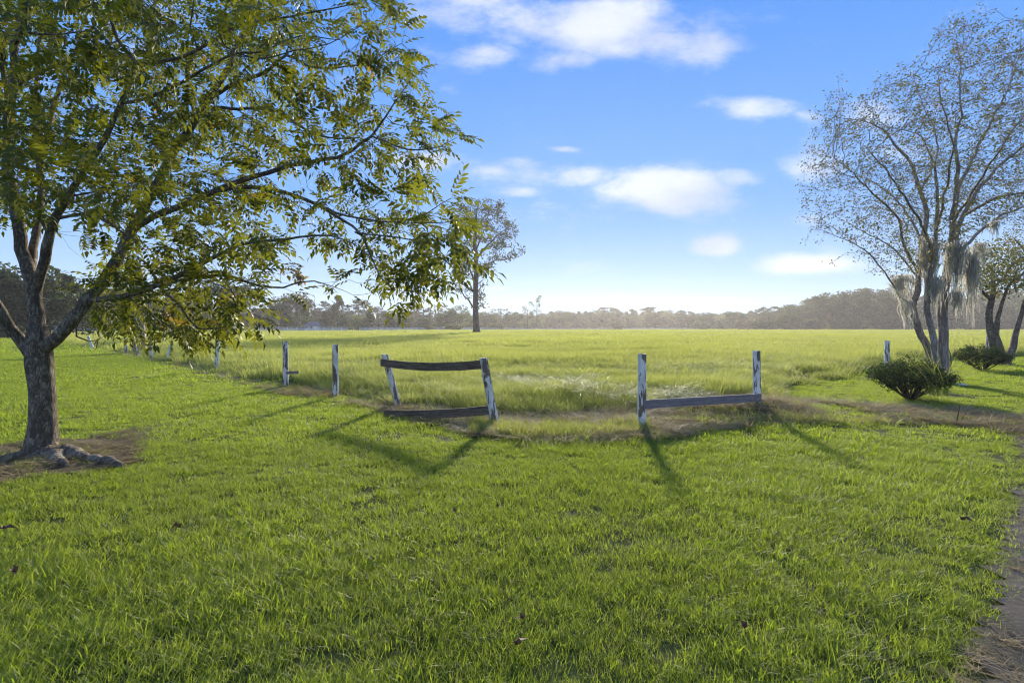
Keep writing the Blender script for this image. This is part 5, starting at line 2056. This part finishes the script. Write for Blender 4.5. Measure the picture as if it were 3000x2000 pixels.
stick([gp3(2802, 1244), tuple(np.array(gp3(2806, 1244)) + (0, 0, .16)), tuple(np.array(gp3(2812, 1244)) + (0, 0, .32))], [.010, .009, .006], 'pale dead stalk standing at the edge of the dirt track')
stick([gp3(2808, 1246), tuple(np.array(gp3(2830, 1240)) + (0, 0, .2)), tuple(np.array(gp3(2856, 1235)) + (0, 0, .34))], [.007, .006, .003], 'thin slanting stalk beside the pale dead stalk')
stick([gp3(2658, 1165), tuple(np.array(gp3(2672, 1165)) + (0, 0, .2)), tuple(np.array(gp3(2690, 1160)) + (0, 0, .45)), tuple(np.array(gp3(2700, 1160)) + (0, 0, .8))], [.012, .01, .008, .004], 'dead stem leaning out of the big evergreen bush')
stick([gp3(2782, 1098), tuple(np.array(gp3(2786, 1098)) + (0, 0, .5)), tuple(np.array(gp3(2779, 1098)) + (0, 0, .9))], [.03, .022, .01], 'broken dead branch standing right behind the thick pale trunk')
stick([gp3(1130, 1205, .22), gp3(1150, 1212, .06), gp3(1162, 1222, .0)], [.008, .007, .005], 'thin dead stem across the low board of the leaning frame')
sprig_plant('sapling', 820, 1138, .22, 5, 'tiny reddish sapling at the foot of the post with the broken stub', 90, 'myrtle', .05, 'sapling')
sprig_plant('seedling', 350, 1292, .13, 2, 'bright green seedling in the soil right of the pecan trunk', 91, 'weed', .06, 'seedling')
sprig_plant('seedling', 270, 1292, .12, 4, 'low leafy weed between the pecan trunk and the bright seedling', 92, 'weed', .05, 'seedling')
sprig_plant('weed', 190, 1340, .14, 7, 'low green weed on the near side of the pecan trunk', 93, 'weed', .045, 'weed')
sprig_plant('weed', 1355, 1222, .10, 4, 'bright weed under the low board of the leaning frame', 94, 'weed', .07, 'weed')
sprig_plant('weed', 60, 1325, .12, 6, 'green weed left of the pecan trunk', 95, 'weed', .05, 'weed')


def leaf_clump():
    """dead leaves caught on the thin low branch"""
    rs = np.random.RandomState(97)
    c = P(877, 806, 5.25)
    n = 46
    pos = rs.randn(n, 3) * np.array((.022, .022, .045))
    X, Y, Z = frames(rs.randn(n, 3) + np.array((0, 0, -1.2)), rs, rs.rand(n) * 6)
    v, f, ti = stamp(*oval(1, .5), pos, X, Y, Z, .05 + .03 * rs.rand(n), rs.rand(n))
    o = link('dead_leaf_clump', mesh('dead_leaf_clump', v, f, M['dry'], False, ti), None, c)
    tag(o, 'brown clump of dead leaves on the thin low pecan branch', 'leaf clump')


leaf_clump()


def chips():
    rs = np.random.RandomState(98)
    V, Fc = [], []
    b = gp3(2822, 1129)
    for k in range(16):
        x, y = rs.randn() * .12, rs.randn() * .08
        s = .012 + .02 * rs.rand()
        box(V, Fc, (x - s, y - s * .6, -.005), (x + s, y + s * .6, s * .9))
    o = link('wood_chips', mesh('wood_chips', V, Fc, M['white']), None, (b[0], b[1], b[2] + .03))
    tag(o, 'pale scatter of wood chips beside the foot of the moss-hung tree', 'wood chips', kind='stuff')


chips()


def brush_pile():
    rs = np.random.RandomState(99)
    b = gp3(-20, 992)
    V, Fc = [], []
    for k in range(70):
        a = rs.rand() * 6.3
        e = .1 + .7 * rs.rand()
        L_ = 1.2 + 1.6 * rs.rand()
        c = rs.randn(3) * np.array((2.0, .6, .15))
        c[2] = abs(c[2]) + .1
        dv = np.array((math.cos(a) * math.cos(e), math.sin(a) * math.cos(e), math.sin(e))) * L_
        tube_rings([c, c + dv * .5 + rs.randn(3) * .1, c + dv], [.05, .035, .015], 4, V, Fc, False)
    o = link('brush_pile', mesh('brush_pile', V, Fc, M['twig']), None, b)
    tag(o, 'pile of grey cut branches at the far left end of the lawn', 'brush pile')


brush_pile()

# ------------------------------------------------------------------ air
def haze():
    V, Fc = [], []
    box(V, Fc, (-620, -30, -2.6), (620, 520, 29))
    m, n = mat('haze')
    pv = n.n('ShaderNodeVolumePrincipled')
    pv.inputs['Color'].default_value = (.96, .94, .92, 1)
    pv.inputs['Density'].default_value = .00045
    pv.inputs['Anisotropy'].default_value = .45
    out(n, None, pv.outputs[0])
    o = link('haze', mesh('haze', V, Fc, m))
    tag(o, 'thin sunlit haze over the pasture', 'haze', kind='stuff')


haze()
